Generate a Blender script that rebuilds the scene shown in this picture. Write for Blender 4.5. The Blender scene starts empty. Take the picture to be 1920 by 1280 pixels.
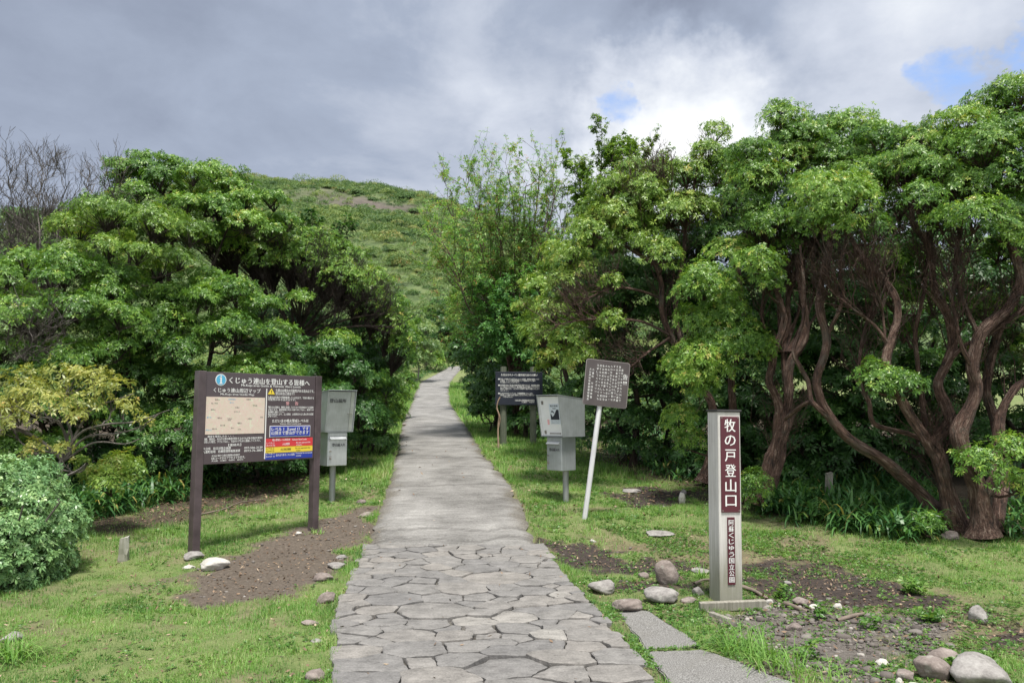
import bpy, bmesh, math, random
import numpy as np
from mathutils import Vector, Matrix, Euler

R = math.radians
rng = np.random.default_rng(7)
random.seed(7)
scene = bpy.context.scene
COL = scene.collection

# ------------------------------------------------------------------ camera
F, HPX = 1400.0, 775.0                       # focal length and horizon row in 1920x1280 pixels
EYE = 1.6
PITCH = math.atan((HPX - 640.0) / F)
cam_d = bpy.data.cameras.new("camera"); cam = bpy.data.objects.new("camera", cam_d); COL.objects.link(cam)
cam.location = (0, 0, EYE); cam.rotation_euler = (R(90) + PITCH, 0, 0)
cam_d.sensor_width = 36; cam_d.lens = 36 * F / 1920; cam_d.clip_start = 0.05; cam_d.clip_end = 2000
scene.camera = cam
scene.view_settings.view_transform = 'Standard'; scene.view_settings.look = 'None'
scene.view_settings.exposure = 0.62; scene.view_settings.gamma = 1
scene.cycles.max_bounces = 6; scene.cycles.transparent_max_bounces = 4
scene.cycles.use_denoising = True

def raydir(px, py):
    a, b = (px - 960) / F, (640 - py) / F
    return np.array([a, math.cos(PITCH) - b * math.sin(PITCH), math.sin(PITCH) + b * math.cos(PITCH)])
def P(px, py, Y):
    d = raydir(px, py); return np.array([0, 0, EYE]) + d * (Y / d[1])

# ------------------------------------------------------------------ sun and sky
SUN_EL, SUN_AZ = R(72), R(165)               # azimuth clockwise from +Y
sund = np.array([math.sin(SUN_AZ) * math.cos(SUN_EL), math.cos(SUN_AZ) * math.cos(SUN_EL), math.sin(SUN_EL)])
sl = bpy.data.lights.new("sun", 'SUN'); sun = bpy.data.objects.new("sun", sl); COL.objects.link(sun)
sl.energy = 4.0; sl.angle = R(10); sl.color = (1.0, 0.96, 0.88)
sun.rotation_euler = Vector(sund).to_track_quat('Z', 'Y').to_euler()

class NT:
    """tiny node-tree helper"""
    def __init__(s, tree): s.t = tree; s.n = tree.nodes; s.l = tree.links
    def new(s, typ, **kw):
        n = s.n.new(typ)
        for k, v in kw.items(): setattr(n, k, v)
        return n
    def put(s, sock, v):
        if isinstance(v, bpy.types.NodeSocket): s.l.new(v, sock)
        elif v is not None:
            try: sock.default_value = v
            except Exception: sock.default_value = tuple(v) + (1,)
    def math(s, op, a, b=None, c=None, clamp=False):
        n = s.new('ShaderNodeMath', operation=op, use_clamp=clamp)
        for i, v in enumerate((a, b, c)): s.put(n.inputs[i], v)
        return n.outputs[0]
    def vmath(s, op, a, b=None, scale=None):
        n = s.new('ShaderNodeVectorMath', operation=op)
        s.put(n.inputs[0], a); s.put(n.inputs[1], b)
        if scale is not None: s.put(n.inputs['Scale'], scale)
        return n.outputs['Value'] if op in ('DOT_PRODUCT', 'LENGTH') else n.outputs[0]
    def noise(s, vec, scale, detail=4, rough=0.55, dist=0.0):
        n = s.new('ShaderNodeTexNoise'); s.put(n.inputs['Vector'], vec)
        n.inputs['Scale'].default_value = scale; n.inputs['Detail'].default_value = detail
        n.inputs['Roughness'].default_value = rough; n.inputs['Distortion'].default_value = dist
        return n.outputs[0]
    def ramp(s, fac, stops):
        n = s.new('ShaderNodeValToRGB'); s.put(n.inputs[0], fac); e = n.color_ramp.elements
        while len(e) < len(stops): e.new(0.5)
        for i, (p, c) in enumerate(stops):
            e[i].position = p; e[i].color = tuple(c) + (1,) if len(c) == 3 else c
        return n.outputs[0]
    def mix(s, fac, a, b, blend='MIX'):
        n = s.new('ShaderNodeMix', data_type='RGBA', blend_type=blend)
        s.put(n.inputs[0], fac); s.put(n.inputs[6], a); s.put(n.inputs[7], b)
        return n.outputs[2]
    def smooth(s, v, a, b):
        n = s.new('ShaderNodeMapRange', interpolation_type='SMOOTHSTEP'); s.put(n.inputs[0], v)
        n.inputs[1].default_value = a; n.inputs[2].default_value = b
        return n.outputs[0]
    def attr(s, name): 
        n = s.new('ShaderNodeAttribute', attribute_name=name); return n

world = bpy.data.worlds.new("World"); scene.world = world; world.use_nodes = True
W = NT(world.node_tree); W.n.clear()
wout = W.new('ShaderNodeOutputWorld'); wbg = W.new('ShaderNodeBackground'); W.l.new(wbg.outputs[0], wout.inputs[0])
wbg.inputs[1].default_value = 0.1
sky = W.new('ShaderNodeTexSky', sky_type='NISHITA'); sky.sun_disc = False; sky.sun_elevation = SUN_EL; sky.sun_rotation = SUN_AZ
tc = W.new('ShaderNodeTexCoord'); gen = tc.outputs['Generated']
sep = W.new('ShaderNodeSeparateXYZ'); W.l.new(gen, sep.inputs[0])
# cloud-sheet coordinates: the direction met with a flat layer overhead
den = W.math('ADD', W.math('MAXIMUM', sep.outputs[2], 0.0), 0.22)
cx = W.math('DIVIDE', sep.outputs[0], den); cy = W.math('DIVIDE', sep.outputs[1], den)
cmb = W.new('ShaderNodeCombineXYZ'); W.l.new(cx, cmb.inputs[0]); W.l.new(cy, cmb.inputs[1])
cv = cmb.outputs[0]
n1 = W.noise(cv, 0.9, 6, 0.5, 0.4); n2 = W.noise(cv, 2.6, 8, 0.58, 0.3); n3 = W.noise(cv, 6.5, 6, 0.6, 0.2)
warp = W.noise(gen, 3.0, 5, 0.55)
def blob(px, py, rad_px, soft=1.0):
    d = raydir(px, py); d = d / np.linalg.norm(d)
    # elongated falloff around one direction of the sky
    dt = W.vmath('DOT_PRODUCT', W.vmath('NORMALIZE', W.vmath('ADD', gen, W.vmath('SCALE', W.vmath('SUBTRACT', wcol, (0.5, 0.5, 0.5)), scale=0.30))), tuple(d))
    return W.smooth(dt, math.cos(math.atan(rad_px / F)), math.cos(math.atan(rad_px / F * 0.12)))
wn = W.new('ShaderNodeTexNoise'); W.l.new(gen, wn.inputs['Vector']); wn.inputs['Scale'].default_value = 4.5; wn.inputs['Detail'].default_value = 6; wn.inputs['Roughness'].default_value = 0.6
wcol = wn.outputs['Color']
b = W.math('ADD', W.math('MULTIPLY', n1, 0.20), W.math('MULTIPLY', n2, 0.40)); b = W.math('ADD', b, 0.04)
b = W.math('ADD', b, W.math('MULTIPLY', n3, 0.10))
for (px, py, rad, amt) in ((1270, 225, 200, 0.30), (1130, 220, 260, 0.10), (980, 60, 260, 0.10), (1560, 170, 330, 0.12), (1800, 30, 330, 0.06), (1650, 80, 300, 0.05), (700, 330, 480, 0.06), (60, -60, 420, -0.05), (430, 100, 330, -0.05),
                           (1120, 60, 230, -0.14), (1450, 20, 260, -0.10), (1330, 60, 200, -0.06)):
    b = W.math('ADD', b, W.math('MULTIPLY', blob(px, py, rad), amt))
# low clouds near the horizon are lighter, clouds behind the viewer are the sunlit ones
b = W.math('ADD', b, W.math('MULTIPLY', W.smooth(sep.outputs[2], 0.42, 0.06), 0.13))
b = W.math('ADD', b, W.math('MULTIPLY', W.smooth(sep.outputs[1], 0.30, -0.5), 0.28))
b = W.math('ADD', b, W.math('MULTIPLY', W.smooth(sep.outputs[2], 0.55, 0.95), 0.15))
ccol = W.ramp(b, [(0.10, (0.145, 0.168, 0.225)), (0.28, (0.19, 0.222, 0.295)), (0.42, (0.25, 0.29, 0.375)), (0.58, (0.42, 0.455, 0.53)), (0.74, (0.62, 0.645, 0.68)), (0.92, (0.80, 0.81, 0.82))])
holes = None
for (px, py, rad) in ((1182, 188, 52), (1800, 165, 72), (1890, 105, 46), (1735, 180, 55)):
    h = blob(px, py, rad); holes = h if holes is None else W.math('MAXIMUM', holes, h)
holes = W.smooth(W.math('ADD', holes, W.math('MULTIPLY', W.math('SUBTRACT', n3, 0.5), 1.9)), 0.36, 1.40)
blue = W.mix(1.0, sky.outputs[0], (1.5, 1.55, 1.7, 1), 'MULTIPLY')
cl10 = W.mix(1.0, ccol, (10.6, 10.5, 10.3, 1), 'MULTIPLY')
W.l.new(W.mix(holes, cl10, blue), wbg.inputs[0])

# ------------------------------------------------------------------ numpy noise
def _hash(ix, iy, seed):
    h = (ix.astype(np.int64) * 374761393 + iy.astype(np.int64) * 668265263 + seed * 974711) & 0x7fffffff
    h = ((h ^ (h >> 13)) * 1274126177) & 0x7fffffff
    return ((h ^ (h >> 16)) & 0xffff) / 65535.0
def vnoise(x, y, seed=0):
    x = np.asarray(x, float); y = np.asarray(y, float)
    ix, iy = np.floor(x), np.floor(y); fx, fy = x - ix, y - iy
    fx = fx * fx * (3 - 2 * fx); fy = fy * fy * (3 - 2 * fy)
    a, b_, c, d = _hash(ix, iy, seed), _hash(ix + 1, iy, seed), _hash(ix, iy + 1, seed), _hash(ix + 1, iy + 1, seed)
    return (a * (1 - fx) + b_ * fx) * (1 - fy) + (c * (1 - fx) + d * fx) * fy
def fbm(x, y, seed=0, oct=4):
    s, a, t = 0.0, 0.5, 0.0
    for o in range(oct):
        s = s + a * vnoise(np.asarray(x) * 2 ** o + 17.3 * o, np.asarray(y) * 2 ** o - 9.1 * o, seed + o); t += a; a *= 0.5
    return s / t
def sstep(v, a, b_):
    t = np.clip((v - a) / (b_ - a), 0, 1); return t * t * (3 - 2 * t)

# ------------------------------------------------------------------ terrain height
_ky = np.array([-80, 0, 6.5, 8.7, 10, 13.5, 21, 37, 55, 73, 88, 100, 2000.])
_kz = np.array([-2.0, 0, 0.0, .09, .22, .54, 1.04, 2.05, 3.55, 5.25, 7.5, 9.2, 9.2])
_ty = np.arange(-80, 130, 0.25); _tz = np.interp(_ty, _ky, _kz)
_k = np.hanning(15); _k /= _k.sum(); _tz = np.convolve(np.pad(_tz, 7, mode='edge'), _k, mode='valid')
def prof(y): return np.interp(y, _ty, _tz)
ROWS = [(1012, 690, 1009), (985, 696, 995), (955, 712, 987), (920, 723, 966), (884, 734, 939), (850, 741, 908), (812, 750, 883), (790, 754, 868), (758, 770, 846), (732, 779, 842), (715, 788, 846), (704, 811, 853), (686, 844, 871), (677, 860, 876)]
def depth_prof(py):
    ys = np.arange(2.0, 125, 0.02); d = raydir(960, py); z = EYE + d[2] / d[1] * ys
    i = np.argmax(z < prof(ys) + 0.01); return ys[i]
pe = []
for (py, l, r) in ROWS:
    Y = depth_prof(py); pe.append((Y, P(l, py, Y)[0], P(r, py, Y)[0]))
pe = pe + [(pe[-1][0] + 6, pe[-1][1] + 3.5, pe[-1][2] + 4.5), (pe[-1][0] + 12, pe[-1][1] + 12, pe[-1][2] + 14)]
PY = np.array([e[0] for e in pe]); PL = np.array([e[1] for e in pe]); PR = np.array([e[2] for e in pe])
# extend toward the viewer along the flagstones
f0 = (4.43, P(632, 1280, 4.43)[0], P(1246, 1280, 4.43)[0])
PYf = np.concatenate([[0.0, f0[0], 6.1], PY]); 
PLf = np.concatenate([[-0.55, f0[1], P(630, 1142, 6.1)[0]], PL]); PRf = np.concatenate([[1.5, f0[2], P(1128, 1142, 6.1)[0]], PR])
def pleft(y): return np.interp(y, PYf, PLf)
def pright(y): return np.interp(y, PYf, PRf)
def g(x, y):
    x = np.asarray(x, float); y = np.asarray(y, float)
    z = prof(y)
    dl = np.clip(pleft(y) - x, 0, 60); dr = np.clip(x - pright(y), 0, 60)
    off = np.maximum(dl, dr)
    z = z + (fbm(x * 0.9, y * 0.9, 3) - 0.5) * 0.10 * sstep(off, 0.0, 1.0) - 0.02 * sstep(off, 0.02, 0.12) * (y < 30)
    z = z + 0.05 * np.clip(dl - 2.5, 0, 20) + 0.035 * np.clip(dr - 3.5, 0, 20)
    # mountain slope beyond the bend
    ridge = np.interp(x, [-300, -140, -112, -92, -42, -28, -18, 0, 25, 70, 300], [28, 34, 58, 74, 71.5, 69, 66, 60, 50, 38, 26])
    t = np.clip((y - 84) / 150.0, 0, 1)
    hill = (ridge - 7.0) * (t ** 0.95) + (fbm(x * 0.045, y * 0.045, 21) - 0.5) * 9 * sstep(y, 92, 140) * (1 - 0.6 * sstep(y, 190, 235))
    back = -40 * sstep(y, 240, 420)
    return z + hill + back
def G(px, py, y0=2.0):
    d = raydir(px, py); ys = np.concatenate([np.arange(y0, 30, 0.01), np.arange(30, 300, 0.1)])
    t = ys / d[1]; z = EYE + d[2] * t; x = d[0] * t
    i = int(np.argmax(z < g(x, ys))); return np.array([x[i], ys[i], float(g(x[i], ys[i]))])
def gz(x, y): return float(g(np.array([x]), np.array([y]))[0])

# ------------------------------------------------------------------ object helpers
def link(name, me, parent=None, mats=(), smooth=False):
    o = bpy.data.objects.new(name, me); COL.objects.link(o)
    if parent is not None: o.parent = parent
    for m in mats: me.materials.append(m)
    if smooth and len(me.polygons): me.polygons.foreach_set('use_smooth', np.ones(len(me.polygons), bool))
    return o
def empty(name, loc=(0, 0, 0), rz=0.0):
    o = bpy.data.objects.new(name, None); COL.objects.link(o); o.location = tuple(loc); o.rotation_euler = (0, 0, rz); o.empty_display_size = 0.2
    return o
def tag(o, label=None, cat=None, group=None, kind=None):
    if label: o['label'] = label
    if cat: o['category'] = cat
    if group: o['group'] = group
    if kind: o['kind'] = kind
    return o
def mesh_np(name, V, Fq, tint=None, matidx=None, bark=None):
    """mesh from vertex array and quad array; tint per face"""
    me = bpy.data.meshes.new(name); V = np.ascontiguousarray(V, np.float32); Fq = np.ascontiguousarray(Fq, np.int32)
    k = Fq.shape[1]
    me.vertices.add(len(V)); me.vertices.foreach_set('co', V.ravel())
    me.loops.add(Fq.size); me.loops.foreach_set('vertex_index', Fq.ravel())
    me.polygons.add(len(Fq)); me.polygons.foreach_set('loop_start', np.arange(0, Fq.size, k, dtype=np.int32))
    me.polygons.foreach_set('loop_total', np.full(len(Fq), k, np.int32))
    if matidx is not None: me.polygons.foreach_set('material_index', np.ascontiguousarray(matidx, np.int32))
    if tint is not None:
        a = me.attributes.new('tint', 'FLOAT', 'FACE'); a.data.foreach_set('value', np.ascontiguousarray(tint, np.float32))
    if bark is not None:
        a = me.attributes.new('grain', 'FLOAT_VECTOR', 'POINT'); a.data.foreach_set('vector', np.ascontiguousarray(bark, np.float32).ravel())
    me.update(calc_edges=True)
    return me

class MB:
    """bmesh collector: bevelled boxes, prisms, tubes -> ONE mesh"""
    def __init__(s): s.bm = bmesh.new()
    def box(s, c, size, rot=None, bev=0.003, seg=1):
        b_ = bmesh.new(); bmesh.ops.create_cube(b_, size=1)
        bmesh.ops.scale(b_, vec=size, verts=b_.verts)
        if bev: bmesh.ops.bevel(b_, geom=b_.edges[:], offset=bev, segments=seg, affect='EDGES', profile=0.5)
        return s._add(b_, c, rot)
    def prism(s, pts, x0, x1, bev=0.0):
        """polygon in (y,z) extruded along x"""
        b_ = bmesh.new(); vs = [b_.verts.new((x0, y, z)) for y, z in pts]; f = b_.faces.new(vs)
        r = bmesh.ops.extrude_face_region(b_, geom=[f]); bmesh.ops.translate(b_, vec=(x1 - x0, 0, 0), verts=[v for v in r['geom'] if isinstance(v, bmesh.types.BMVert)])
        bmesh.ops.recalc_face_normals(b_, faces=b_.faces)
        if bev: bmesh.ops.bevel(b_, geom=b_.edges[:], offset=bev, segments=1, affect='EDGES')
        return s._add(b_, (0, 0, 0), None)
    def plate(s, pts, y0, y1, bev=0.0):
        """polygon in (x,z) extruded along y"""
        b_ = bmesh.new(); vs = [b_.verts.new((x, y0, z)) for x, z in pts]; f = b_.faces.new(vs)
        r = bmesh.ops.extrude_face_region(b_, geom=[f]); bmesh.ops.translate(b_, vec=(0, y1 - y0, 0), verts=[v for v in r['geom'] if isinstance(v, bmesh.types.BMVert)])
        bmesh.ops.recalc_face_normals(b_, faces=b_.faces)
        if bev: bmesh.ops.bevel(b_, geom=b_.edges[:], offset=bev, segments=2, affect='EDGES')
        return s._add(b_, (0, 0, 0), None)
    def cyl(s, p0, p1, r0, r1=None, n=20, bev=0.0):
        r1 = r0 if r1 is None else r1; p0, p1 = Vector(p0), Vector(p1); d = p1 - p0
        b_ = bmesh.new(); bmesh.ops.create_cone(b_, cap_ends=True, segments=n, radius1=r0, radius2=r1, depth=d.length)
        if bev: bmesh.ops.bevel(b_, geom=[e for e in b_.edges if abs(e.verts[0].co.z - e.verts[1].co.z) < 1e-6], offset=bev, segments=2, affect='EDGES')
        M = Matrix.Translation((p0 + p1) / 2) @ d.to_track_quat('Z', 'Y').to_matrix().to_4x4()
        bmesh.ops.transform(b_, matrix=M, verts=b_.verts)
        return s._add(b_, (0, 0, 0), None)
    def _add(s, b_, c, rot):
        M = Matrix.Translation(c)
        if rot is not None: M = M @ Euler(rot).to_matrix().to_4x4()
        bmesh.ops.transform(b_, matrix=M, verts=b_.verts)
        me = bpy.data.meshes.new('tmp'); b_.to_mesh(me); b_.free(); s.bm.from_mesh(me); bpy.data.meshes.remove(me)
        return s
    def build(s, name, mat, parent=None, smooth=False, loc=None):
        me = bpy.data.meshes.new(name); s.bm.to_mesh(me); s.bm.free()
        if smooth:
            me.polygons.foreach_set('use_smooth', np.ones(len(me.polygons), bool))
            try: me.set_sharp_from_angle(angle=R(35))
            except Exception: pass
        o = link(name, me, parent, [mat])
        if loc is not None: o.location = loc
        return o

# ------------------------------------------------------------------ materials
MATS = {}
def newmat(name):
    m = bpy.data.materials.new(name); m.use_nodes = True; t = NT(m.node_tree); t.n.clear()
    out = t.new('ShaderNodeOutputMaterial'); bs = t.new('ShaderNodeBsdfPrincipled'); t.l.new(bs.outputs[0], out.inputs[0])
    MATS[name] = m
    return m, t, bs, out
def bump(t, bs, h, strength=0.4, dist=0.01):
    n = t.new('ShaderNodeBump'); n.inputs['Strength'].default_value = strength; n.inputs['Distance'].default_value = dist
    t.put(n.inputs['Height'], h); t.l.new(n.outputs[0], bs.inputs['Normal'])
def objco(t): return t.new('ShaderNodeTexCoord').outputs['Object']
def worldpos(t): return t.new('ShaderNodeNewGeometry').outputs['Position']

def leaf_mat(name, stops, trans=0.24, rough=0.42, tcol=(0.30, 0.48, 0.05)):
    m, t, bs, out = newmat(name)
    a = t.attr('tint').outputs['Fac']
    pos = worldpos(t)
    nz = t.noise(pos, 1.1, 3, 0.6)
    v = t.math('ADD', a, t.math('MULTIPLY', t.math('SUBTRACT', nz, 0.5), 0.45), clamp=True)
    c = t.ramp(v, stops)
    t.put(bs.inputs['Base Color'], c); bs.inputs['Roughness'].default_value = rough
    bs.inputs['Specular IOR Level'].default_value = 0.45
    tr = t.new('ShaderNodeBsdfTranslucent'); t.put(tr.inputs[0], t.mix(0.65, c, tcol + (1,), 'MIX') if False else t.mix(1.0, c, (1.7, 1.6, 0.9, 1), 'MULTIPLY'))
    mx = t.new('ShaderNodeMixShader'); mx.inputs[0].default_value = trans
    t.l.new(bs.outputs[0], mx.inputs[1]); t.l.new(tr.outputs[0], mx.inputs[2]); t.l.new(mx.outputs[0], out.inputs[0])
    return m
PIERIS = [(0.0, (0.0275, 0.0763, 0.0178)), (0.3, (0.0755, 0.1782, 0.028)), (0.6, (0.1716, 0.3182, 0.0458)), (0.85, (0.3226, 0.4581, 0.0764)), (1.0, (0.4668, 0.42, 0.1146))]
leaf_mat('pieris_leaf', PIERIS)
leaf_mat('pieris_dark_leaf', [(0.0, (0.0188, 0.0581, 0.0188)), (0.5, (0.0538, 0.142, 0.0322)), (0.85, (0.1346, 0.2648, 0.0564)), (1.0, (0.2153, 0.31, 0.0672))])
leaf_mat('pieris_gold_leaf', [(0.0, (0.0475, 0.1194, 0.0209)), (0.4, (0.1483, 0.2702, 0.0392)), (0.75, (0.2967, 0.4086, 0.0718)), (1.0, (0.4747, 0.4149, 0.1175))])
leaf_mat('azalea_leaf', [(0.0, (0.1144, 0.1663, 0.0396)), (0.4, (0.2816, 0.3142, 0.0693)), (0.8, (0.44, 0.4343, 0.1188)), (1.0, (0.484, 0.2772, 0.0891))], 0.3)
leaf_mat('pale_leaf', [(0.0, (0.0657, 0.1596, 0.0556)), (0.4, (0.1408, 0.2736, 0.1033)), (0.8, (0.2534, 0.4104, 0.159)), (1.0, (0.3754, 0.513, 0.2225))], 0.15, 0.35)
leaf_mat('maple_leaf', [(0.0, (0.0443, 0.1449, 0.0358)), (0.45, (0.1329, 0.314, 0.0715)), (0.75, (0.2403, 0.3945, 0.0983)), (0.93, (0.3289, 0.3381, 0.1163)), (1.0, (0.4048, 0.2253, 0.0894))], 0.35, 0.5)
leaf_mat('light_leaf', [(0.0, (0.066, 0.1386, 0.0468)), (0.5, (0.1716, 0.2772, 0.0936)), (1.0, (0.3432, 0.4158, 0.1716))], 0.3)
leaf_mat('hill_leaf', [(0.0, (0.0421, 0.1014, 0.034)), (0.35, (0.1052, 0.1907, 0.051)), (0.65, (0.1987, 0.2801, 0.079)), (0.88, (0.2922, 0.3278, 0.1155)), (1.0, (0.3507, 0.2384, 0.0912))], 0.2, 0.6)
leaf_mat('sasa_leaf', [(0.0, (0.0243, 0.0854, 0.0288)), (0.5, (0.0567, 0.1552, 0.0432)), (0.9, (0.1215, 0.2484, 0.06)), (1.0, (0.405, 0.3415, 0.108))], 0.25)
leaf_mat('grass_leaf', [(0.0, (0.0508, 0.1434, 0.0233)), (0.4, (0.1314, 0.2812, 0.0508)), (0.75, (0.2161, 0.3806, 0.0902)), (0.9, (0.3051, 0.3971, 0.1484)), (1.0, (0.373, 0.3861, 0.2014))], 0.3, 0.6)
leaf_mat('weed_leaf', [(0.0, (0.035, 0.10, 0.02)), (0.5, (0.08, 0.19, 0.03)), (1.0, (0.18, 0.29, 0.06))], 0.25)
leaf_mat('litter_leaf', [(0.0, (0.05, 0.03, 0.02)), (0.4, (0.13, 0.08, 0.05)), (0.75, (0.24, 0.16, 0.10)), (1.0, (0.40, 0.31, 0.22))], 0.05, 0.7)

def bark_mat(name, dark, mid, light):
    m, t, bs, out = newmat(name)
    gvec = t.attr('grain').outputs['Vector']
    st = t.vmath('MULTIPLY', gvec, (42.0, 42.0, 5.0)); n1 = t.noise(st, 1.0, 6, 0.65, 0.6)
    n2 = t.noise(worldpos(t), 7.0, 6, 0.7); n3 = t.noise(t.vmath('MULTIPLY', gvec, (90.0, 90.0, 12.0)), 1.0, 4, 0.6)
    v = t.math('ADD', t.math('MULTIPLY', n1, 0.75), t.math('MULTIPLY', n2, 0.40)); v = t.math('SUBTRACT', v, 0.08)
    c = t.ramp(v, [(0.36, dark), (0.52, mid), (0.66, light)])
    moss = t.smooth(t.noise(worldpos(t), 3.3, 6, 0.7), 0.52, 0.66)
    c = t.mix(t.math('MULTIPLY', moss, 0.55), c, (0.165, 0.150, 0.120, 1))
    lich = t.smooth(t.noise(worldpos(t), 11.0, 5, 0.7), 0.64, 0.70); c = t.mix(t.math('MULTIPLY', lich, 0.45), c, (0.30, 0.31, 0.26, 1))
    t.put(bs.inputs['Base Color'], c); bs.inputs['Roughness'].default_value = 0.85
    bump(t, bs, t.math('ADD', n1, t.math('MULTIPLY', n3, 0.7)), 1.0, 0.09)
    return m
bark_mat('red_bark', (0.030, 0.019, 0.016), (0.165, 0.090, 0.067), (0.42, 0.31, 0.25))
bark_mat('dark_bark', (0.022, 0.016, 0.014), (0.070, 0.046, 0.036), (0.16, 0.115, 0.09))
bark_mat('grey_bark', (0.12, 0.105, 0.095), (0.30, 0.265, 0.24), (0.52, 0.47, 0.43))

def simple(name, col, rough=0.5, metal=0.0, var=0.12, scale=8, bmp=0.0, spec=0.5):
    m, t, bs, out = newmat(name)
    n = t.noise(objco(t), scale, 5, 0.6)
    lo = tuple(c * (1 - var) for c in col); hi = tuple(min(1, c * (1 + var)) for c in col)
    t.put(bs.inputs['Base Color'], t.ramp(n, [(0.3, lo), (0.7, hi)])); bs.inputs['Roughness'].default_value = rough; bs.inputs['Metallic'].default_value = metal
    bs.inputs['Specular IOR Level'].default_value = spec
    if bmp: bump(t, bs, n, bmp, 0.004)
    return m
simple('brown_paint', (0.085, 0.064, 0.070), 0.32, 0, 0.32, 6)
simple('board_brown', (0.085, 0.066, 0.074), 0.25, 0, 0.15, 2)
simple('white_print', (0.80, 0.80, 0.80), 0.5, 0, 0.03)
simple('black_print', (0.012, 0.012, 0.02), 0.5, 0, 0.05)
simple('blue_print', (0.022, 0.045, 0.34), 0.4, 0, 0.08, 4)
simple('cyan_print', (0.10, 0.42, 0.66), 0.4, 0, 0.05)
simple('red_print', (0.62, 0.05, 0.06), 0.4, 0, 0.08, 4)
simple('yellow_print', (0.80, 0.62, 0.06), 0.4, 0, 0.06, 4)
simple('pink_print', (0.80, 0.42, 0.44), 0.4, 0, 0.05)
simple('navy_board', (0.024, 0.028, 0.045), 0.35, 0, 0.2, 3)
simple('sign_brown', (0.080, 0.066, 0.068), 0.45, 0, 0.15, 6)
simple('sign_edge', (0.30, 0.27, 0.27), 0.45, 0, 0.15, 20)
simple('maroon_plate', (0.095, 0.022, 0.034), 0.35, 0, 0.12, 3)
simple('cap_black', (0.03, 0.028, 0.03), 0.5, 0, 0.2, 10)
simple('box_white', (0.78, 0.79, 0.80), 0.4, 0, 0.05, 6)
simple('poster_paper', (0.60, 0.66, 0.72), 0.5, 0, 0.05, 12)
simple('stick_wood', (0.34, 0.24, 0.17), 0.6, 0, 0.25, 14, 0.4)
simple('hinge_metal', (0.30, 0.28, 0.26), 0.5, 0.6, 0.3, 20)
simple('driftwood', (0.17, 0.135, 0.11), 0.8, 0, 0.35, 10, 0.8)

def steel(name, base, rough, metal):
    m, t, bs, out = newmat(name)
    oc = objco(t); st = t.noise(t.vmath('MULTIPLY', oc, (60.0, 60.0, 2.5)), 1.0, 4, 0.6); bl = t.noise(oc, 5.0, 5, 0.65)
    c = t.ramp(t.math('ADD', t.math('MULTIPLY', st, 0.35), t.math('MULTIPLY', bl, 0.65)), [(0.32, tuple(x * 0.72 for x in base)), (0.62, base), (0.8, tuple(min(1, x * 1.12) for x in base))])
    t.put(bs.inputs['Base Color'], c); bs.inputs['Metallic'].default_value = metal
    t.put(bs.inputs['Roughness'], t.math('ADD', t.math('MULTIPLY', bl, 0.25), rough - 0.1))
    return m
steel('steel_sheet', (0.50, 0.53, 0.56), 0.36, 0.6)
steel('steel_bright', (0.62, 0.64, 0.66), 0.34, 0.75)
steel('galvanised', (0.40, 0.41, 0.42), 0.50, 0.55)

def wood(name, pale, mid, dark, stain=None):
    m, t, bs, out = newmat(name); oc = objco(t)
    gr = t.noise(t.vmath('MULTIPLY', oc, (38.0, 38.0, 1.4)), 1.0, 6, 0.65, 0.3); bl = t.noise(oc, 3.0, 4, 0.6)
    c = t.ramp(t.math('ADD', t.math('MULTIPLY', gr, 0.7), t.math('MULTIPLY', bl, 0.3)), [(0.30, dark), (0.50, mid), (0.66, pale)])
    if stain:
        sz = t.new('ShaderNodeSeparateXYZ'); t.l.new(oc, sz.inputs[0])
        h = t.math('ADD', sz.outputs[2], t.math('MULTIPLY', t.math('SUBTRACT', t.noise(t.vmath('MULTIPLY', oc, (14.0, 14.0, 1.5)), 1.0, 4, 0.6), 0.5), 0.9))
        c = t.mix(t.math('MULTIPLY', t.smooth(h, 0.65, 0.10), 0.75), c, stain + (1,))
    t.put(bs.inputs['Base Color'], c); bs.inputs['Roughness'].default_value = 0.75
    bump(t, bs, gr, 0.35, 0.004)
    return m
wood('weathered_post', (0.70, 0.68, 0.66), (0.58, 0.56, 0.54), (0.40, 0.38, 0.36), (0.17, 0.17, 0.11))
wood('grey_timber', (0.36, 0.34, 0.30), (0.25, 0.235, 0.20), (0.13, 0.12, 0.10))
wood('mossy_post', (0.19, 0.20, 0.15), (0.11, 0.125, 0.09), (0.05, 0.06, 0.045))
wood('old_white_paint', (0.72, 0.72, 0.74), (0.60, 0.60, 0.63), (0.40, 0.39, 0.40))

def rock_mat(name, lo, mid, hi):
    m, t, bs, out = newmat(name); oc = worldpos(t)
    a = t.noise(oc, 9.0, 7, 0.65); b2 = t.noise(oc, 45.0, 5, 0.7); l = t.smooth(t.noise(oc, 14.0, 4, 0.6), 0.58, 0.68)
    c = t.ramp(t.math('ADD', t.math('MULTIPLY', a, 0.65), t.math('MULTIPLY', b2, 0.35)), [(0.34, lo), (0.5, mid), (0.66, hi)])
    c = t.mix(t.math('MULTIPLY', l, 0.35), c, (0.42, 0.43, 0.38, 1))
    t.put(bs.inputs['Base Color'], c); bs.inputs['Roughness'].default_value = 0.88
    bump(t, bs, t.math('ADD', a, t.math('MULTIPLY', b2, 0.6)), 0.6, 0.012)
    return m
rock_mat('grey_rock', (0.13, 0.12, 0.115), (0.25, 0.235, 0.225), (0.37, 0.355, 0.34))
rock_mat('brown_rock', (0.11, 0.088, 0.078), (0.20, 0.165, 0.15), (0.31, 0.265, 0.245))
rock_mat('white_rock', (0.30, 0.28, 0.26), (0.44, 0.42, 0.39), (0.58, 0.56, 0.53))

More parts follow.
